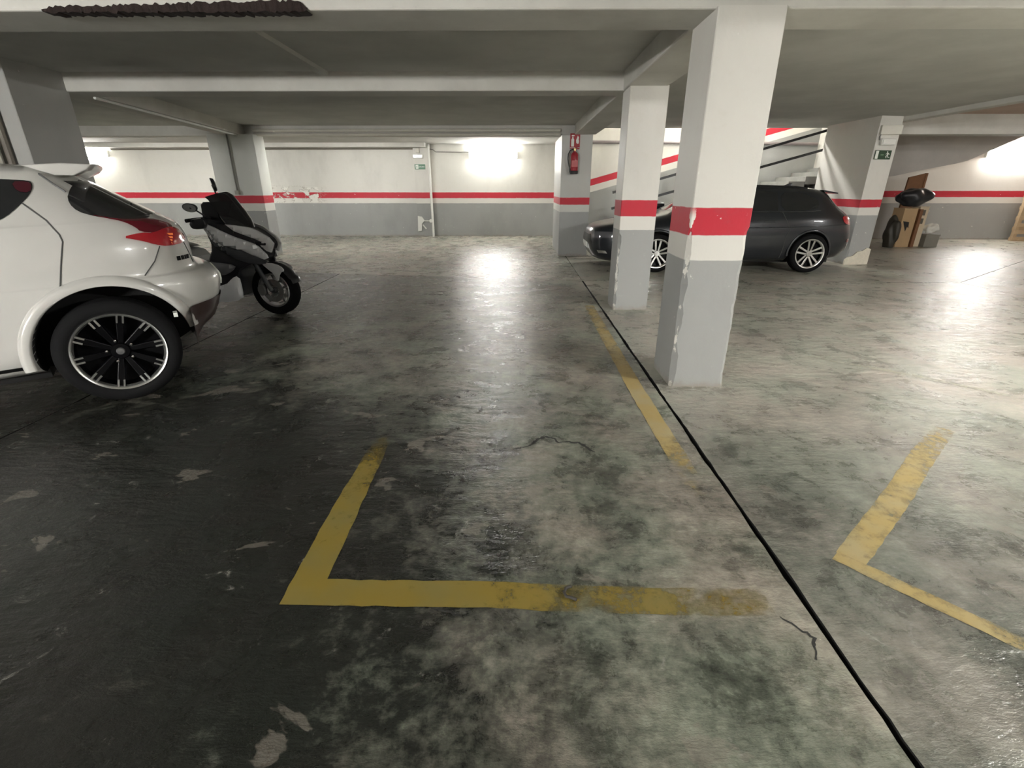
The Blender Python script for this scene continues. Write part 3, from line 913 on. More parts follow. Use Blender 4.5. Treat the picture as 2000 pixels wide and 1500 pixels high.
class Car:
    def __init__(s, name, loc, rz, label, rings, dc, mat, wheels, arch_r, group=None, nexp=4.2, bottom_cut=None):
        s.root = empty(name, loc, rz, label, 'car', group)
        s.dc = dc
        V, F = car_shell(rings, dc, nexp=nexp)
        me = bpy.data.meshes.new('body')
        me.from_pydata(V, [], F)
        bm = bmesh.new()
        bm.from_mesh(me)
        bmesh.ops.recalc_face_normals(bm, faces=bm.faces)
        bm.to_mesh(me)
        s.bvh = BVHTree.FromBMesh(bm)
        bm.free()
        me.materials.append(mat)
        me.materials.append(M_ARCH)
        body = bpy.data.objects.new('body', me)
        col.objects.link(body)
        cut = MB()
        for (ws, wz) in wheels:
            for side in (-1, 1):
                d0 = dc + side * 1.2
                d1 = dc + side * (dc - 0.30)
                lo, hi = min(d0, d1), max(d0, d1)
                cut.lathe([(arch_r, lo), (arch_r, hi)], 56, 'y', (ws, 0, wz), caps=True)
        cm = cut.mesh('cut')
        cm.materials.append(M_ARCH)
        co = bpy.data.objects.new('cut', cm)
        col.objects.link(co)
        md = body.modifiers.new('b', 'BOOLEAN')
        md.operation = 'DIFFERENCE'
        md.solver = 'EXACT'
        md.material_mode = 'TRANSFER'
        md.object = co
        dg = bpy.context.evaluated_depsgraph_get()
        res = bpy.data.meshes.new_from_object(body.evaluated_get(dg))
        bpy.data.objects.remove(co)
        body.modifiers.clear()
        body.data = res
        body.parent = s.root
        for p in res.polygons:
            p.use_smooth = True
        res.set_sharp_from_angle(angle=R(38))
        s.body = body

    def hit(s, a, z, side=-1):
        o = Vector((a, s.dc + side * 3, z))
        h = s.bvh.ray_cast(o, Vector((0, -side, 0)))
        if h[0] is None:  # past the end of the car: slide back along the car to the last point that is hit
            a = s.clamp(a, z)
            h = s.bvh.ray_cast(Vector((a, s.dc + side * 3, z)), Vector((0, -side, 0)))
            if h[0] is None:
                h = s.bvh.find_nearest(Vector((a, s.dc + side * 0.8, z)))
        return h[0].y

    def clamp(s, a, z):
        for k in range(60):
            if s.bvh.ray_cast(Vector((a, s.dc - 3, z)), Vector((0, 1, 0)))[0] is not None:
                h = s.bvh.ray_cast(Vector((a, s.dc - 3, z)), Vector((0, 1, 0)))
                if h[0].y < s.dc - 0.3:
                    return a
            a += -0.006 if a > -1 else 0.006
        return a

    def hit_end(s, d, z, end=1):
        h = s.bvh.ray_cast(Vector((end * 8, d, z)), Vector((-end, 0, 0)))
        if h[0] is None:
            h = s.bvh.find_nearest(Vector((end * 1.0, d, z)))
        return h[0].x

    def patch(s, name, poly, mat, off=0.006, thick=0.02, step=0.03, both=True, smooth=2, parent=None, lift=None):
        """panel lying on the flank: outline given in (s, z)"""
        if smooth:
            poly = smooth_poly(poly, smooth)
        v2, f2, be = clip_grid(poly, step)
        res = []
        for side in ((-1, 1) if both else (-1,)):
            fr, bk = [], []
            for (a, z) in v2:
                a = s.clamp(a, z)
                d = s.hit(a, z)
                o = off + (lift(a, z) if lift else 0)
                fr.append((a, d - o, z))
                bk.append((a, d + thick, z))
            if side == 1:
                fr = [(a, 2 * s.dc - d, z) for a, d, z in fr]
                bk = [(a, 2 * s.dc - d, z) for a, d, z in bk]
            n = len(v2)
            mb = MB().add(fr + bk, list(f2) + [(i, j, n + j, n + i) for i, j in be])
            res.append(mb.build(name, mat, parent or s.root, smooth=45))
        return res

    def end_patch(s, name, poly, mat, end=1, off=0.006, thick=0.02, step=0.04, smooth=0, parent=None):
        """panel lying on the front or rear: outline in (d, z)"""
        if smooth:
            poly = smooth_poly(poly, smooth)
        v2, f2, be = clip_grid(poly, step)
        fr = [(s.hit_end(d, z, end) + end * off, d, z) for d, z in v2]
        bk = [(x - end * (thick + off), d, z) for x, d, z in fr]
        n = len(v2)
        return MB().add(fr + bk, list(f2) + [(i, j, n + j, n + i) for i, j in be]).build(name, mat, parent or s.root, smooth=45)

    def seam(s, name, pts, mat, r=0.004, both=True):
        fine = []
        for a, b in zip(pts[:-1], pts[1:]):
            k = max(1, int(math.hypot(b[0] - a[0], b[1] - a[1]) / 0.04))
            fine += [(a[0] + (b[0] - a[0]) * j / k, a[1] + (b[1] - a[1]) * j / k) for j in range(k)]
        fine.append(pts[-1])
        for side in ((-1, 1) if both else (-1,)):
            p = []
            for a, z in fine:
                d = s.hit(a, z)
                p.append((a, d if side == -1 else 2 * s.dc - d, z))
            MB().tube(p, r, 6).build(name, mat, s.root, smooth=60)

    def flare(s, c, ri, ro, a0, a1, mat, lift=0.03, ntheta=48, sx=1.0):
        """raised wheel-arch lip, from angle a0 to a1 (degrees, 0 = rearward, 90 = up)"""
        prof = [(0.0, -0.10), (0.0, lift * 0.55), (0.06, lift * 0.9), (0.2, lift), (0.55, lift), (0.85, lift * 0.8), (1.0, lift * 0.25), (1.04, -0.02)]
        for side in (-1, 1):
            V = []
            for i in range(ntheta + 1):
                t = R(a0 + (a1 - a0) * i / ntheta)
                for f, l in prof:
                    r = ri + (ro - ri) * f
                    a, z = c[0] + r * sx * math.cos(t), c[1] + r * math.sin(t)
                    d = min(s.hit(a, max(z, 0.40)), s.hit(a, max(z, 0.40) + 0.03)) - l
                    V.append((a, d if side == -1 else 2 * s.dc - d, z))
            m = len(prof)
            F = [(i * m + j, (i + 1) * m + j, (i + 1) * m + j + 1, i * m + j + 1) for i in range(ntheta) for j in range(m - 1)]
            MB().add(V, F).build('wheel_arch_lip', mat, s.root, smooth=50)


M_ARCH = simple('arch_liner', (0.006, 0.006, 0.006), 0.9)
m_tyre = simple('tyre_rubber', (0.0075, 0.0075, 0.008), 0.8, vary=0.2, vscale=20, spec=0.12)
m_silver = simple('alloy_silver', (0.62, 0.62, 0.60), 0.25, 0.9, vary=0.05)
m_rimblack = simple('gloss_black_rim', (0.002, 0.002, 0.0025), 0.4, 0.0, spec=0.12)
m_glass = simple('dark_car_glass', (0.012, 0.013, 0.014), 0.06, 0.0, coat=0.6, vary=0.1)
m_chrome = simple('chrome', (0.75, 0.75, 0.75), 0.12, 1.0, vary=0.02)


def tyre_mesh(r, rr, w):
    h = w / 2
    prof = [(rr, -h * .80), (rr + .012, -h * .93), (rr + (r - rr) * .45, -h), (r - .03, -h * .93), (r - .008, -h * .78), (r, -h * .6), (r, -h * .31), (r - .008, -h * .30), (r - .008, -h * .26), (r, -h * .25),
            (r, h * .25), (r - .008, h * .26), (r - .008, h * .30), (r, h * .31), (r, h * .6), (r - .008, h * .78), (r - .03, h * .93), (rr + (r - rr) * .45, h), (rr + .012, h * .93), (rr, h * .80)]
    return MB().lathe(prof + [prof[0]], 56, 'y')


def white_car_wheel(parent, c, out):
    """black spoked wheel with short bright bars at the rim; out = -1 faces -d"""
    r, rr, w = 0.355, 0.262, 0.20
    t = tyre_mesh(r, rr, w).build('wheel', m_tyre, parent, smooth=45)
    t.location = (c[0], c[1], c[2])
    if out > 0:
        t.rotation_euler = (0, 0, math.pi)
    o = -w / 2
    MB().lathe([(rr - .02, o + .035), (rr - .012, o + .012), (rr - .004, o + .004), (rr + .003, o + .002), (rr + .006, o + .012)], 64, 'y').build('rim_lip', m_silver, t, smooth=50)
    MB().lathe([(rr - .002, .08), (rr - .012, o + .03), (rr - .018, o + .03), (rr - .03, .0), (0.0, .03)], 48, 'y').build('barrel', m_rimblack, t, smooth=40)
    n = 10
    sp = MB()
    for k in range(n):
        a = 2 * math.pi * k / n + 0.1
        ca, sa = math.cos(a), math.sin(a)
        def q(u, v, h): return (u * ca - v * sa, h, u * sa + v * ca)
        vs = [q(.045, -.016, o + .05), q(.045, .016, o + .05), q(rr - .015, .026, o + .022), q(rr - .015, -.026, o + .022)]
        vs += [q(.045, -.016, o + .08), q(.045, .016, o + .08), q(rr - .015, .026, o + .06), q(rr - .015, -.026, o + .06)]
        s1 = MB().add(vs, [(0, 1, 2, 3), (7, 6, 5, 4), (0, 4, 5, 1), (1, 5, 6, 2), (2, 6, 7, 3), (3, 7, 4, 0)]).build('spoke', m_rimblack, t, 0.006)
        for v in (-.016, .016):
            MB().bar(q(rr - .062, v, o + .0215), q(rr - .012, v, o + .016), .010, .012).build('bright_bar', m_silver, t)
    MB().lathe([(0.0, o + .035), (.05, o + .037), (.058, o + .05), (.058, o + .10)], 28, 'y').build('hub', m_rimblack, t, smooth=40)
    MB().lathe([(0.0, o + .026), (.020, o + .028), (.026, o + .037)], 20, 'y').build('hub_cap', simple('hub_grey', (.35, .35, .35), .3, .8), t, smooth=40)
    for k in range(5):
        a = 2 * math.pi * k / 5 + .5
        MB().lathe([(0.0, o + .032), (.009, o + .034), (.010, o + .06)], 8, 'y', (.075 * math.cos(a), 0, .075 * math.sin(a))).build('wheel_nut', m_chrome, t, smooth=40)
    return t


# -- white hatchback ---------------------------------------------------
m_white = simple('white_car_paint', (0.56, 0.555, 0.525), 0.28, 0.0, coat=0.7, vary=0.03)
m_bk = simple('black_trim', (0.010, 0.010, 0.010), 0.35, vary=0.1)
m_seam = simple('panel_gap', (0.06, 0.06, 0.058), 0.8)
WC = Car('white_hatchback', (-2.801, 3.056, 0), R(36), 'white hatchback parked at left with black spoked wheel and red tail lamp', [
    (.46, .26, -3.00, .22, .72), (.60, .31, -3.15, .25, .80), (.76, .43, -3.25, .32, .855), (.825, .57, -3.30, .45, .868), (.862, .69, -3.33, .58, .872),
    (.850, .765, -3.33, .68, .872), (.785, .812, -3.31, .76, .870), (.715, .838, -3.30, .80, .868), (.705, .95, -3.28, .88, .866), (.695, 1.05, -3.22, .96, .852),
    (.66, 1.135, -3.0, 1.03, .822), (.59, 1.185, -2.6, 1.08, .795), (.535, 1.215, -2.15, 1.13, .765), (.33, 1.345, -1.75, 1.30, .69), (.15, 1.46, -1.45, 1.43, .63),
    (.10, 1.50, -1.2, 1.49, .58), (-.02, 1.530, -.95, 1.53, .48), (-.2, 1.545, -.8, 1.545, .28)], 0.88, m_white,
    [(.125, .36), (-2.40, .36)], 0.435)
root = WC.root
WHEEL_C = (.125, .36)
for ws in (.125, -2.40):
    white_car_wheel(root, (ws, 0.105, .355), -1)
    white_car_wheel(root, (ws, 1.655, .355), 1)
    WC.flare((ws, .36), .435, .50, 8 if ws > 0 else -4, 186, m_white, 0.034)
WC.patch('side_window', [(-.062, 1.43), (-.085, 1.442), (-.30, 1.452), (-.9, 1.46), (-1.25, 1.43), (-1.62, 1.24), (-1.70, 1.14), (-1.2, 1.12), (-.40, 1.165), (-.24, 1.215), (-.13, 1.31), (-.07, 1.38)], m_glass, 0.004, smooth=2)
WC.patch('handle_recess', [(-.155, 1.434), (-.085, 1.437), (-.066, 1.415), (-.084, 1.37), (-.14, 1.378)], simple('maroon_plastic', (0.055, 0.008, 0.014), 0.3), 0.008, smooth=1)
WC.patch('rear_window', [(.150, 1.462), (.205, 1.428), (.32, 1.356), (.41, 1.292), (.53, 1.222), (.46, 1.195), (.36, 1.192), (.269, 1.208), (.185, 1.228), (.116, 1.257), (.084, 1.305), (.086, 1.36)], simple('black_pillar_gloss', (0.022, 0.022, 0.023), 0.12, coat=0.6), 0.006, smooth=1, step=0.025)
WC.end_patch('tailgate_glass', [(.30, 1.22), (1.46, 1.22), (1.38, 1.44), (.38, 1.44)], m_glass, 1, 0.006)
m_lampred = simple('tail_lamp_red', (0.42, 0.012, 0.022), 0.12, coat=0.9, vary=0.25, vscale=14)
m_lampdark = simple('tail_lamp_dark_red', (0.13, 0.007, 0.016), 0.12, coat=0.9)
m_amber = simple('amber_lens', (0.85, 0.16, 0.03), 0.2, coat=0.6)
WC.patch('tail_lamp_arm', [(.165, 1.240), (.286, 1.212), (.375, 1.196), (.49, 1.200), (.57, 1.170), (.62, 1.14), (.58, 1.12), (.50, 1.104), (.413, 1.118), (.396, 1.146), (.336, 1.188), (.249, 1.212)], m_lampdark, 0.014, smooth=1, step=.025)
tl = WC.patch('tail_lamp', [(.300, 1.092), (.417, 1.114), (.482, 1.104), (.58, 1.138), (.64, 1.125), (.682, 1.05), (.660, 1.018), (.551, 1.008), (.476, 1.030), (.405, 1.062)], m_lampred, 0.016, smooth=1, step=.025)
for t_ in tl[:1]:
    for k in range(4):
        z = 1.030 + k * 0.020
        d = WC.hit(.56, z) - .0165
        MB().bar((.515 + .008 * k, d + .004, z), (.58 + .006 * k, WC.hit(.58, z) - .0175 + .004, z - .004), .010, .013).build('amber_bar', m_amber, t_)
WC.seam('door_gap', [(-.13, 1.31), (-.042, 1.21), (.002, 1.126), (.008, 1.084), (-.037, .936), (-.075, .80)], m_seam, .0045)
WC.seam('door_gap', [(-1.05, 1.14), (-1.08, .8), (-1.05, .36)], m_seam, .0045)
WC.seam('bumper_gap', [(.50, 1.013), (.45, .919), (.372, .83)], m_seam, .004)
WC.seam('tailgate_gap', [(.655, 1.02), (.672, .95), (.69, .86)], m_seam, .005)
WC.seam('roof_gutter', [(-.085, 1.524), (-.023, 1.474), (.03, 1.419), (.080, 1.372)], simple('gutter_grey', (.10, .10, .10), .5), .007)
WC.patch('sill_cover', [(-.36, .335), (-.36, .25), (-1.9, .25), (-1.9, .335)], m_bk, .004, smooth=0, step=.06)
# roof spoiler with its side cheek
sp = MB()
prof = [(-.10, 1.528), (.10, 1.545), (.262, 1.540), (.232, 1.508), (.150, 1.468), (.05, 1.47)]
rowsd = [(.285, .92), (.31, 1.0), (.60, 1.0), (.88, 1.0), (1.16, 1.0), (1.45, 1.0), (1.475, .92)]
V, F = [], []
for d, kk in rowsd:
    for a, z in prof:
        V.append((.08 + (a - .08) * kk + (0.012 if .5 < d < 1.3 else 0), d, 1.51 + (z - 1.51) * kk + (0.01 * (1 - ((d - .88) / .6) ** 2))))
m_ = len(prof)
F = [(j * m_ + i, j * m_ + (i + 1) % m_, (j + 1) * m_ + (i + 1) % m_, (j + 1) * m_ + i) for j in range(len(rowsd) - 1) for i in range(m_)] + [tuple(range(m_))[::-1], tuple(range((len(rowsd) - 1) * m_, len(rowsd) * m_))]
sp.add(V, F).build('roof_spoiler', m_white, root, 0.006, 2, smooth=40)
# rear valance in brown-black plastic: slice of the lower body, slightly proud
def valance():
    m_val = simple('valance_plastic', (0.050, 0.030, 0.028), 0.3, coat=0.3, vary=0.2)
    pts = []
    nA = 34
    V = []
    low = [(0.0, .0), (.33, .33), (.66, .66), (1, 1)]
    for i in range(nA + 1):
        ph = -math.pi / 2 * 1.0 + math.pi * i / nA
        dd = .88 + .86 * math.copysign(abs(math.sin(ph)) ** .5, math.sin(ph))
        side = abs(math.sin(ph)) ** 4
        z0, z1 = .27 + .07 * side, .60 - .17 * side
        for f in (0, .25, .5, .75, 1):
            z = z0 + (z1 - z0) * f
            V.append((dd, z))
    W = []
    for (d, z) in V:
        dcl = max(.88 - .80, min(.88 + .80, d))
        x = WC.hit_end(dcl, max(z, .30), 1)
        ex = max(0, abs(d - .88) - .80)
        W.append((max(.585, min(x, .86) + .012 - ex * 1.2), d + (-.012 if d < .88 else .012) * min(1, abs(d - .88) / .8), z))
    F = [(i * 5 + j, (i + 1) * 5 + j, (i + 1) * 5 + j + 1, i * 5 + j + 1) for i in range(nA) for j in range(4)]
    MB().add(W, F).build('rear_valance', m_val, root, smooth=50)
valance()
WC.patch('side_valance', [(.545, .44), (.70, .49), (.80, .60), (.80, .40), (.70, .33), (.57, .33)], simple('valance_plastic', (0.050, 0.030, 0.028), 0.3), .010, smooth=0, step=.03)
# number plate recess, badge and wiper on the tailgate
WC.end_patch('number_plate', [(.62, .66), (1.14, .66), (1.14, .77), (.62, .77)], m_swhite, 1, .012)
for k in range(4):
    d = .30 + k * .035
    WC.end_patch('badge_letter', [(d, .90), (d + .022, .90), (d + .022, .93), (d, .93)], m_rimblack, 1, .006, .01)
MB().tube([(.47, .88, 1.24), (.40, .72, 1.285), (.40, .50, 1.29)], .008, 6).build('rear_wiper', m_bk, root)
# front end (outside the picture): lamps, grille, windscreen
WC.end_patch('windscreen', [(.30, 1.14), (1.46, 1.14), (1.34, 1.40), (.42, 1.40)], m_glass, -1, .006)
WC.end_patch('grille', [(.55, .55), (1.21, .55), (1.15, .72), (.61, .72)], m_bk, -1, .008)
for d in (.22, 1.26):
    WC.end_patch('headlamp', [(d, .62), (d + .28, .62), (d + .28, .76), (d, .76)], m_chrome, -1, .008)
MB().box((-.30, .30, .18), (-2.0, 1.46, .27)).build('underbody', m_bk, root)
MB().box((.475, .03, .545), (.50, .10, .575)).build('arch_sticker', m_swhite, root)

# -- dark estate car ---------------------------------------------------
m_dark = simple('dark_grey_metallic', (0.017, 0.020, 0.025), 0.28, 0.35, coat=0.8, vary=0.06)
BC = Car('dark_estate_car', (5.13, 8.749, 0), R(0), 'dark grey estate car parked behind the two front columns', [
    (.65, .20, -3.55, .15, .72), (.80, .26, -3.70, .20, .83), (.89, .42, -3.80, .34, .885), (.90, .58, -3.83, .48, .895), (.875, .72, -3.82, .60, .895),
    (.84, .84, -3.79, .69, .885), (.80, .92, -3.70, .76, .87), (.72, .985, -3.40, .835, .84), (.62, 1.05, -2.75, .94, .80), (.50, 1.15, -2.40, 1.03, .76),
    (.38, 1.275, -1.95, 1.24, .68), (.26, 1.345, -1.65, 1.35, .61), (.0, 1.40, -1.35, 1.42, .50), (-.4, 1.43, -1.1, 1.44, .33)], 0.895, m_dark,
    [(-.03, .32), (-2.68, .32)], 0.375)
root = BC.root


def estate_wheel(parent, c, out):
    r, rr, w = 0.325, 0.245, 0.20
    t = tyre_mesh(r, rr, w).build('wheel', m_tyre, parent, smooth=45)
    t.location = c
    if out > 0:
        t.rotation_euler = (0, 0, math.pi)
    o = -w / 2
    MB().lathe([(rr - .03, o + .03), (rr - .022, o + .012), (rr - .008, o + .002), (rr + .004, o + .002), (rr + .006, o + .012)], 48, 'y').build('rim_lip', m_silver, t, smooth=50)
    MB().lathe([(rr - .002, .08), (rr - .012, o + .03), (rr - .03, .0), (0.0, .03)], 40, 'y').build('barrel', m_rimblack, t, smooth=40)
    for k in range(5):
        a = 2 * math.pi * k / 5 + 0.30
        ca, sa = math.cos(a), math.sin(a)
        def q(u, v, h): return (u * ca - v * sa, h, u * sa + v * ca)
        for s_ in (-1, 1):
            vs = [q(.03, s_ * .004, o + .035), q(.03, s_ * .034, o + .035), q(rr - .02, s_ * .066, o + .012), q(rr - .02, s_ * .030, o + .012)]
            vs += [(x, y + .03, z) for x, y, z in vs]
            MB().add(vs, [(0, 1, 2, 3), (7, 6, 5, 4), (0, 4, 5, 1), (1, 5, 6, 2), (2, 6, 7, 3), (3, 7, 4, 0)]).build('spoke', m_silver, t, 0.004)
    MB().lathe([(0.0, o + .022), (.045, o + .024), (.055, o + .04), (.055, o + .09)], 24, 'y').build('hub', m_silver, t, smooth=40)
    return t


for ws in (-.03, -2.68):
    estate_wheel(root, (ws, 0.10, .325), -1)
    estate_wheel(root, (ws, 1.69, .325), 1)
    BC.flare((ws, .32), .375, .41, -5, 185, m_dark, 0.012)
BC.patch('rear_quarter_window', [(.06, 1.16), (-.03, 1.245), (-.30, 1.315), (-.62, 1.33), (-.62, 1.03), (-.27, 1.03), (.0, 1.06)], m_glass, .005, smooth=1)
BC.patch('rear_door_window', [(-.67, 1.332), (-1.42, 1.345), (-1.42, 1.03), (-.67, 1.03)], m_glass, .005, smooth=0)
BC.patch('front_door_window', [(-1.48, 1.345), (-1.75, 1.30), (-2.25, 1.06), (-2.25, 1.02), (-1.48, 1.03)], m_glass, .005, smooth=0)
BC.seam('window_trim', [(.08, 1.03), (-.3, 1.015), (-2.3, 1.005)], m_bk, .008)
BC.seam('door_gap', [(-.60, 1.02), (-.45, .72), (-.50, .62), (-.52, .25)], m_seam, .005)
BC.seam('door_gap', [(-1.45, 1.02), (-1.45, .24)], m_seam, .005)
BC.seam('crease', [(.62, .80), (-.4, .77), (-2.6, .74)], m_dark, .010)
BC.patch('tail_lamp', [(.50, .945), (.70, .925), (.79, .90), (.80, .80), (.70, .79), (.56, .82)], m_lampred, .010, smooth=1)
BC.patch('bumper_reflector', [(.70, .55), (.78, .56), (.78, .50), (.70, .50)], m_lampdark, .008, smooth=0)
BC.patch('rear_bumper_highlight', [(.74, .46), (.80, .46), (.80, .34), (.76, .34)], m_silver, .008, smooth=0)
BC.end_patch('rear_window', [(.30, 1.09), (1.49, 1.09), (1.40, 1.30), (.39, 1.30)], m_glass, 1, .006)
BC.end_patch('windscreen', [(.30, 1.02), (1.49, 1.02), (1.36, 1.33), (.43, 1.33)], m_glass, -1, .006)
BC.end_patch('rear_plate', [(.63, .66), (1.15, .66), (1.15, .77), (.63, .77)], m_swhite, 1, .010)
BC.end_patch('front_plate', [(.63, .36), (1.15, .36), (1.15, .47), (.63, .47)], m_swhite, -1, .012)
BC.end_patch('grille', [(.40, .46), (1.39, .46), (1.30, .62), (.49, .62)], m_bk, -1, .007)
for d in ((.14, .40), (1.39, 1.65)):
    BC.end_patch('headlamp', [(d[0], .58), (d[1], .56), (d[1], .67), (d[0], .68)], simple('headlamp_glass', (.10, .10, .11), .08, .2, coat=.9), -1, .008)
    BC.end_patch('fog_lamp', [(d[0] + .08, .30), (d[1] - .08, .30), (d[1] - .08, .35), (d[0] + .08, .35)], m_silver, -1, .008)
for s_ in (-1, 1):
    dd = .895 + s_ * .87
    mm = MB().add([], [])
    pr = [(-2.12, .98), (-2.30, .99), (-2.36, 1.05), (-2.32, 1.10), (-2.14, 1.11)]
    mm.prism(pr, dd + s_ * .02, dd + s_ * .18, 'y')
    mi = mm.build('door_mirror', m_dark, root, .02, 2, smooth=50)
    MB().bar((-2.2, dd - s_ * .08, 1.0), (-2.2, dd + s_ * .04, 1.02), .06, .03).build('mirror_arm', m_bk, mi)
    MB().tube([(-1.2, .895 + s_ * .50, 1.435), (-.3, .895 + s_ * .50, 1.41), (-.1, .895 + s_ * .50, 1.385)], .014, 8).build('roof_rail', m_bk, root)
    MB().box((-.92, dd - .01, .84), (-.72, dd + .012, .87)).build('door_handle', m_dark, root, .006)
    MB().box((-1.72, dd - .01, .83), (-1.52, dd + .012, .86)).build('door_handle', m_dark, root, .006)
MB().prism([(-.30, 1.41), (-.10, 1.39), (-.12, 1.47), (-.17, 1.475)], .875, .915, 'y').build('aerial_fin', m_dark, root, .008, smooth=40)
sv = [(.20, 1.36), (.46, 1.315), (.46, 1.295), (.22, 1.325)]
MB().prism(sv, .40, 1.39, 'y').build('roof_spoiler', m_dark, root, .006)
MB().box((.5, .35, .14), (-3.4, 1.44, .22)).build('underbody', m_bk, root)


# ------------------------------------------------------------------ maxi scooter
SC = empty('maxi_scooter', (-2.879, 5.70, 0), R(-8), 'silver and black maxi scooter parked behind the white car', 'scooter')
m_ssil = simple('scooter_silver', (0.70, 0.705, 0.71), 0.34, 0.1, coat=0.6, vary=0.06)
m_sblk = simple('scooter_black', (0.014, 0.014, 0.017), 0.32, 0.0, coat=0.3, vary=0.15)
m_sgry = simple('scooter_dark_grey', (0.050, 0.052, 0.056), 0.42, 0.1, vary=0.12)


def hw(a):
    t = max(0.0, min(1.0, (a + 0.38) / 0.55))
    t = t * t * (3 - 2 * t)
    return 0.235 - 0.145 * t


def both_sides(name, poly, mat, k=1.0, out=0.0, thick=0.03, step=0.04, smooth=1, parent=None, bulge=0.015):
    """fairing panel on each flank, outline in (s, z), following the body's plan taper"""
    if smooth:
        poly = smooth_poly(poly, smooth)
    v2, f2, be = clip_grid(poly, step)
    z0, z1 = min(p[1] for p in poly), max(p[1] for p in poly)
    edge = set(i for e in be for i in e)
    res = []
    for side in (-1, 1):
        fr, bk = [], []
        for i, (a, z) in enumerate(v2):
            f = (z - z0) / (z1 - z0)
            d = hw(a) * k + out + (bulge * math.sin(math.pi * f) if i not in edge else -0.004)
            fr.append((a, side * d, z))
            bk.append((a, side * (hw(a) * k + out - thick), z))
        n = len(v2)
        res.append(MB().add(fr + bk, list(f2) + [tuple(n + i for i in f)[::-1] for f in f2] + [(i, j, n + j, n + i) for i, j in be]).build(name, mat, parent or SC, smooth=35))
    return res


def core(name, poly, mat, k=0.9, parent=None):
    """solid middle of the bike between the side panels"""
    poly = smooth_poly(poly, 1)
    n = len(poly)
    ca, cz = sum(p[0] for p in poly) / n, sum(p[1] for p in poly) / n
    V = []
    fr = [(-1, .9), (-.92, 1), (-.4, 1), (.4, 1), (.92, 1), (1, .9)]
    for f, sc_ in fr:
        for a, z in poly:
            aa = ca + (a - ca) * sc_
            V.append((aa, f * hw(aa) * k, cz + (z - cz) * sc_))
    F = [(j * n + i, j * n + (i + 1) % n, (j + 1) * n + (i + 1) % n, (j + 1) * n + i) for j in range(len(fr) - 1) for i in range(n)]
    F += [tuple(range(n))[::-1], tuple(range((len(fr) - 1) * n, len(fr) * n))]
    return MB().add(V, F).build(name, mat, parent or SC, smooth=35)


core('frame_cover', [(-.56, 1.06), (-.30, 1.02), (-.02, .92), (.10, .78), (.03, .62), (-.12, .60), (-.26, .50), (-.30, .22), (-.50, .20), (-.66, .45), (-.60, .62), (-.50, .78), (-.55, .95)], m_sblk, 0.86)
both_sides('side_fairing', [(-.507, 1.034), (-.404, .996), (-.205, .895), (-.013, .811), (.075, .70), (.087, .662), (.05, .645), (-.064, .699), (-.158, .756), (-.332, .806), (-.42, .88)], m_ssil, 1.0, 0.012, smooth=0, bulge=0.022)
both_sides('nose_fairing', [(-.276, 1.028), (-.10, 1.0), (-.036, .985), (.125, .883), (.170, .814), (.125, .720), (.085, .735), (.026, .789), (.002, .858), (-.20, .955)], m_ssil, 1.0, -0.005, smooth=0)
both_sides('headlight', [(-.045, .868), (.105, .828), (.09, .80), (.0, .803)], m_sblk, 1.0, 0.012, smooth=0)
both_sides('lower_fairing', [(-.524, .971), (-.47, .92), (-.42, .870), (-.332, .80), (-.107, .740), (.055, .650), (.050, .582), (-.188, .620), (-.348, .735), (-.457, .786)], m_sgry, 0.98, -0.004)
both_sides('trim_blade', [(-.53, .985), (-.50, .99), (-.43, .885), (-.33, .79), (-.352, .775), (-.46, .865)], m_ssil, 1.0, 0.006, smooth=0)
both_sides('leg_panel', [(-.70, .622), (-.483, .624), (-.245, .593), (-.30, .52), (-.42, .47), (-.55, .50)], simple('scooter_mid_grey', (0.16, 0.16, 0.165), 0.4, 0.2), 1.0, 0.01)
both_sides('belly_panel', [(-.43, .36), (-.32, .45), (-.262, .47), (-.255, .30), (-.267, .193), (-.485, .16), (-.80, .18), (-.80, .30)], m_ssil, 0.95, -0.01)
core('floorboard', [(-.60, .40), (-.62, .30), (-1.0, .26), (-1.2, .40), (-1.0, .46)], m_sblk, 1.0)
core('nose_core', [(-.28, 1.0), (-.06, .965), (.10, .875), (.145, .81), (.10, .735), (0.0, .79), (-.15, .90)], m_sblk, .93)
# dash cowl and windscreen
core('dash_cowl', [(-.575, 1.25), (-.44, 1.255), (-.36, 1.18), (-.38, 1.09), (-.29, .985), (-.45, 1.0), (-.59, 1.045), (-.585, 1.14)], m_sblk, .62)
V = []
ws = [(-.435, 1.285), (-.31, 1.352), (-.265, 1.30), (-.185, 1.18), (-.108, 1.06), (-.10, .985)]
front = [(-.335, 1.355), (-.285, 1.325), (-.225, 1.24), (-.165, 1.15), (-.115, 1.07), (-.085, .985)]
nd = 9
for i, (a, z) in enumerate(front):
    wd = 0.17 + 0.035 * math.sin(i / 5 * math.pi)
    for j in range(nd):
        f = -1 + 2 * j / (nd - 1)
        V.append((a - 0.14 * abs(f) ** 1.8, f * wd, z - 0.05 * abs(f) ** 2))
m2 = len(front)
F = [(i * nd + j, i * nd + j + 1, (i + 1) * nd + j + 1, (i + 1) * nd + j) for i in range(m2 - 1) for j in range(nd - 1)]
Vb = [(a - 0.007, d * 0.97, z - 0.003) for a, d, z in V]
NV = len(V)
rim_e = [j for j in range(nd)]
edge = [(0 * nd + j, 0 * nd + j + 1) for j in range(nd - 1)] + [((m2 - 1) * nd + j, (m2 - 1) * nd + j + 1) for j in range(nd - 1)] + [(i * nd, (i + 1) * nd) for i in range(m2 - 1)] + [(i * nd + nd - 1, (i + 1) * nd + nd - 1) for i in range(m2 - 1)]
MB().add(V + Vb, F + [tuple(NV + k for k in f)[::-1] for f in F] + [(a, b, NV + b, NV + a) for a, b in edge]).build('windscreen', glass_tint('smoked_screen', (0.02, 0.02, 0.022), 0.08, 0.25), SC, smooth=50)
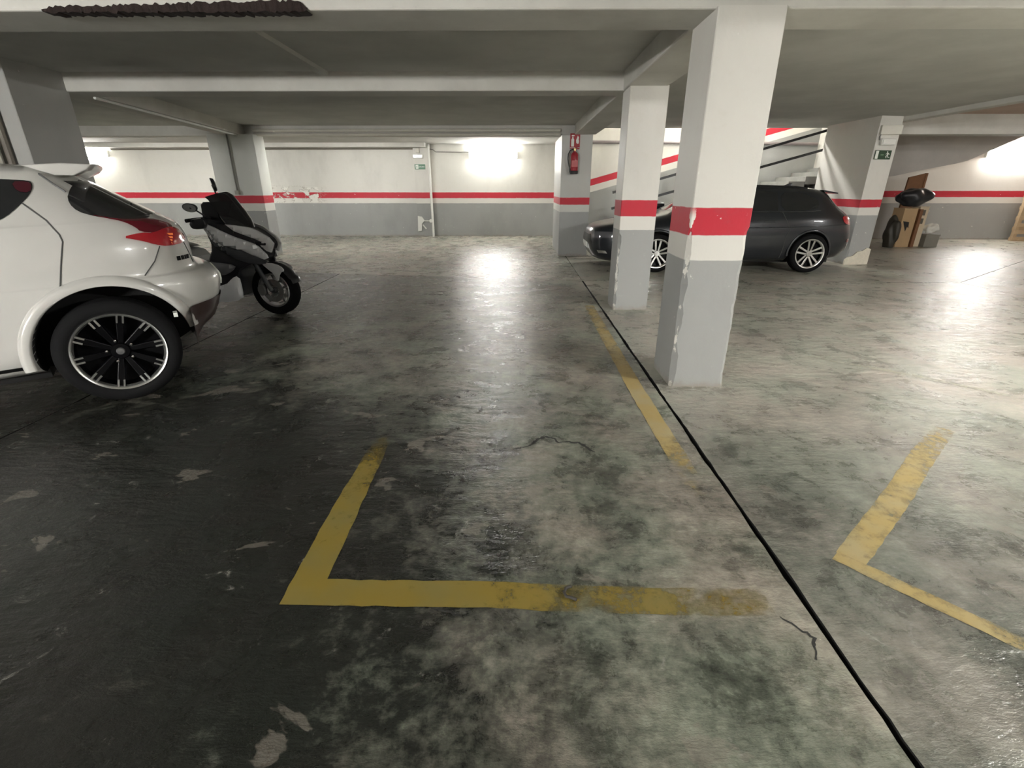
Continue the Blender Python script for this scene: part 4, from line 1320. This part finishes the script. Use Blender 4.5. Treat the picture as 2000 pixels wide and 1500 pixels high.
for s_ in (-1, 1):
    MB().prism([(-.40, 1.13), (-.33, 1.15), (-.28, 1.05), (-.33, 1.03)], s_ * .12, s_ * .135, 'y').build('screen_bracket', simple('bracket_white', (.6, .6, .58), .4), SC)
# handlebar, guards, grips, mirrors
MB().tube([(-.56, -.36, 1.075), (-.50, -.20, 1.09), (-.47, 0, 1.08), (-.50, .20, 1.09), (-.56, .36, 1.075)], .014, 10).build('handlebar', m_sblk, SC, smooth=60)
for s_ in (-1, 1):
    MB().tube([(-.545, s_ * .26, 1.08), (-.585, s_ * .39, 1.07)], .019, 12).build('grip', m_tyre, SC, smooth=60)
    g = MB().prism(smooth_poly([(-.60, 1.045), (-.54, 1.095), (-.42, 1.11), (-.40, 1.0), (-.50, .98), (-.58, .985)], 1), s_ * .30, s_ * .345, 'y').build('hand_guard', m_sblk, SC, .010, smooth=40)
    MB().tube([(-.50, s_ * .31, 1.09), (-.43, s_ * .36, 1.095), (-.50, s_ * .40, 1.085)], .006, 6).build('brake_lever', m_chrome, SC)
# near mirror: rounded shell seen from behind, far mirror: edge-on
def mirror(root_pt, head, sx, sz, rz, name='mirror'):
    st = MB().tube([root_pt, tuple((a + b) / 2 + (0.01 if i == 2 else 0) for i, (a, b) in enumerate(zip(root_pt, head))), head], .008, 8).build('mirror_stalk', m_sblk, SC, smooth=60)
    n_ = 24
    out_, rim_, gl_ = [], [], []
    V = []
    for ring, (k_, dep) in enumerate(((0.45, .045), (0.85, .035), (1.0, .012), (1.0, 0.0), (0.88, -0.001))):
        for i in range(n_):
            t = 2 * math.pi * i / n_
            r_ = 1 + 0.12 * math.cos(2 * t + .6)
            V.append((math.cos(t) * sx * k_ * r_, dep, math.sin(t) * sz * k_ * r_))
    F = [(j * n_ + i, j * n_ + (i + 1) % n_, (j + 1) * n_ + (i + 1) % n_, (j + 1) * n_ + i) for j in range(4) for i in range(n_)] + [tuple(range(n_))]
    o = MB().add(V, F).build(name, m_sblk, SC, smooth=40)
    o.location = head
    o.rotation_euler = (0.15, 0.0, rz)
    g = MB().add([(math.cos(2 * math.pi * i / n_) * sx * .88 * (1 + .12 * math.cos(4 * math.pi * i / n_ + .6)), 0.0, math.sin(2 * math.pi * i / n_) * sz * .88 * (1 + .12 * math.cos(4 * math.pi * i / n_ + .6))) for i in range(n_)], [tuple(range(n_))]).build('mirror_glass', simple('mirror_silver', (.45, .45, .45), .1, .9, vary=.02), o)
    return o
mirror((-.43, -.28, 1.11), (-.530, -.36, 1.200), .070, .050, R(8))
mirror((-.62, .28, 1.09), (-.780, .36, 1.425), .085, .085, R(-50))
# front wheel, fork, brake, mudguard
ax = (.055, 0, .286)
fw = tyre_mesh(.286, .193, .115).build('front_wheel', m_tyre, SC, smooth=45)
fw.location = ax
MB().lathe([(.175, -.045), (.187, -.055), (.196, -.052), (.196, .052), (.187, .055), (.175, .045), (.175, -.045)], 48, 'y').build('rim', simple('rim_grey', (.38, .38, .38), .35, .7), fw, smooth=50)
for k in range(5):
    a = 2 * math.pi * k / 5 + .3
    ca, sa = math.cos(a), math.sin(a)
    MB().add([(u * ca - v * sa, h, u * sa + v * ca) for h in (-.02, .02) for u, v in ((.03, -.016), (.03, .016), (.18, .010), (.18, -.010))],
             [(0, 1, 2, 3), (7, 6, 5, 4), (0, 4, 5, 1), (1, 5, 6, 2), (2, 6, 7, 3), (3, 7, 4, 0)]).build('spoke', simple('rim_grey', (.38, .38, .38), .35, .7), fw, .004)
for y_ in (-.068, .064):
    MB().lathe([(.075, y_), (.132, y_), (.132, y_ + .004), (.075, y_ + .004), (.075, y_)], 40, 'y').build('brake_disc', m_silver, fw, smooth=30)
MB().lathe([(0, -.075), (.028, -.075), (.034, -.05), (.034, .05), (.028, .075), (0, .075)], 20, 'y').build('hub', m_sgry, fw, smooth=40)
for s_ in (-1, 1):
    MB().tube([(-.14, s_ * .085, .70), (-.03, s_ * .09, .46), (.055, s_ * .09, .286)], [.028, .026, .024], 12).build('fork_leg', m_sgry, SC, smooth=60)
    MB().prism(smooth_poly([(-.10, .35), (-.03, .37), (-.01, .27), (-.06, .22), (-.11, .27)], 1), s_ * .075, s_ * .115, 'y').build('brake_caliper', simple('caliper', (.22, .22, .22), .4, .6), SC, .006)
V = []
na = 22
for i in range(na + 1):
    t = R(18 + (128 - 18) * i / na)
    r_ = .318 + .01 * math.sin(i / na * math.pi) + (.016 if i < 3 else 0)
    for f in (-1, -.8, -.35, .35, .8, 1):
        rr_ = r_ - .05 * abs(f) ** 4
        V.append((ax[0] + math.cos(t) * rr_, f * .078, ax[2] + math.sin(t) * rr_))
F = [(i * 6 + j, i * 6 + j + 1, (i + 1) * 6 + j + 1, (i + 1) * 6 + j) for i in range(na) for j in range(5)]
mg = MB().add(V, F).build('mudguard', m_sblk, SC, smooth=50)
for s_ in (-1, 1):
    MB().prism(smooth_poly([(-.02, .60), (.10, .61), (.22, .575), (.26, .52), (.20, .50), (.150, .38), (.12, .48), (.05, .54)], 1), s_ * .082, s_ * .094, 'y').build('mudguard_cheek', m_ssil, mg, .003, smooth=40)
# the rest of the bike behind the car
core('tail_body', [(-.95, .50), (-1.2, .44), (-1.75, .62), (-1.98, .78), (-1.95, .84), (-1.5, .80), (-.95, .74), (-.85, .62)], m_ssil, .95)
core('seat', [(-.90, .74), (-1.1, .80), (-1.35, .80), (-1.42, .90), (-1.85, .93), (-1.92, .84), (-1.5, .76)], m_sblk, .80)
core('backrest', [(-1.62, .93), (-1.60, 1.10), (-1.68, 1.18), (-1.86, 1.16), (-1.90, 1.0), (-1.85, .92)], m_sblk, .80)
rw = tyre_mesh(.275, .175, .14).build('rear_wheel', m_tyre, SC, smooth=45)
rw.location = (-1.50, 0, .276)
MB().lathe([(0, -.05), (.165, -.05), (.18, -.06), (.18, .06), (.165, .05), (0, .05)], 40, 'y').build('rim', m_sgry, rw, smooth=40)
MB().tube([(-.9, .15, .32), (-1.3, .17, .33), (-1.85, .19, .42)], [.03, .05, .055], 12).build('exhaust', m_sgry, SC, smooth=50)
core('engine', [(-.95, .45), (-1.5, .36), (-1.5, .22), (-.95, .20)], m_sgry, .55)
MB().tube([(-.75, -.10, .28), (-.70, -.22, .012)], .013, 8).build('side_stand', m_sblk, SC)


# ------------------------------------------------------------------ cracks and litter on the floor
def crack(pts, label_w):
    """ragged open crack: thin dark sliver following a broken line"""
    fine = []
    for a, b in zip(pts[:-1], pts[1:]):
        k = max(2, int(math.hypot(b[0] - a[0], b[1] - a[1]) / 0.012))
        fine += [(a[0] + (b[0] - a[0]) * j / k + random.uniform(-.004, .004), a[1] + (b[1] - a[1]) * j / k + random.uniform(-.004, .004), a[2] + (b[2] - a[2]) * j / k) for j in range(k)]
    fine.append(pts[-1])
    V = []
    for i, (x, y, w) in enumerate(fine):
        a, b = fine[max(0, i - 1)], fine[min(len(fine) - 1, i + 1)]
        d = Vector((b[0] - a[0], b[1] - a[1])).normalized()
        u, v = w * random.uniform(.25, 1), w * random.uniform(.25, 1)
        V += [(x - d.y * u, y + d.x * u, 0.0009), (x + d.y * v, y - d.x * v, 0.0009)]
    F = [(2 * i, 2 * i + 1, 2 * i + 3, 2 * i + 2) for i in range(len(fine) - 1)]
    return MB().add(V, F).build('crack', simple('crack_dark', (0.03, 0.03, 0.027), 0.9, vary=.3, vscale=30), floor)


crack([(-.02, 2.46, .004), (.08, 2.50, .010), (.13, 2.58, .016), (.17, 2.61, .018), (.22, 2.60, .012), (.25, 2.54, .008)], 0)
crack([(.25, 2.54, .006), (.30, 2.55, .010), (.37, 2.54, .016), (.42, 2.47, .014), (.45, 2.43, .004)], 0)
crack([(-.30, 1.31, .003), (-.24, 1.30, .008), (-.18, 1.27, .004)], 0)
crack([(.93, 1.29, .003), (1.0, 1.2, .009), (.96, 1.12, .005)], 0)
tag(MB().tube([(.208, 1.415, .008), (.188, 1.405, .008), (.180, 1.385, .008), (.186, 1.365, .008), (.205, 1.360, .008), (.222, 1.350, .008)], .006, 8).build('rubber_curl', simple('curl_dark', (0.05, 0.045, 0.04), .7), None, smooth=60), 'small dark curled scrap lying on the yellow line', 'scrap')
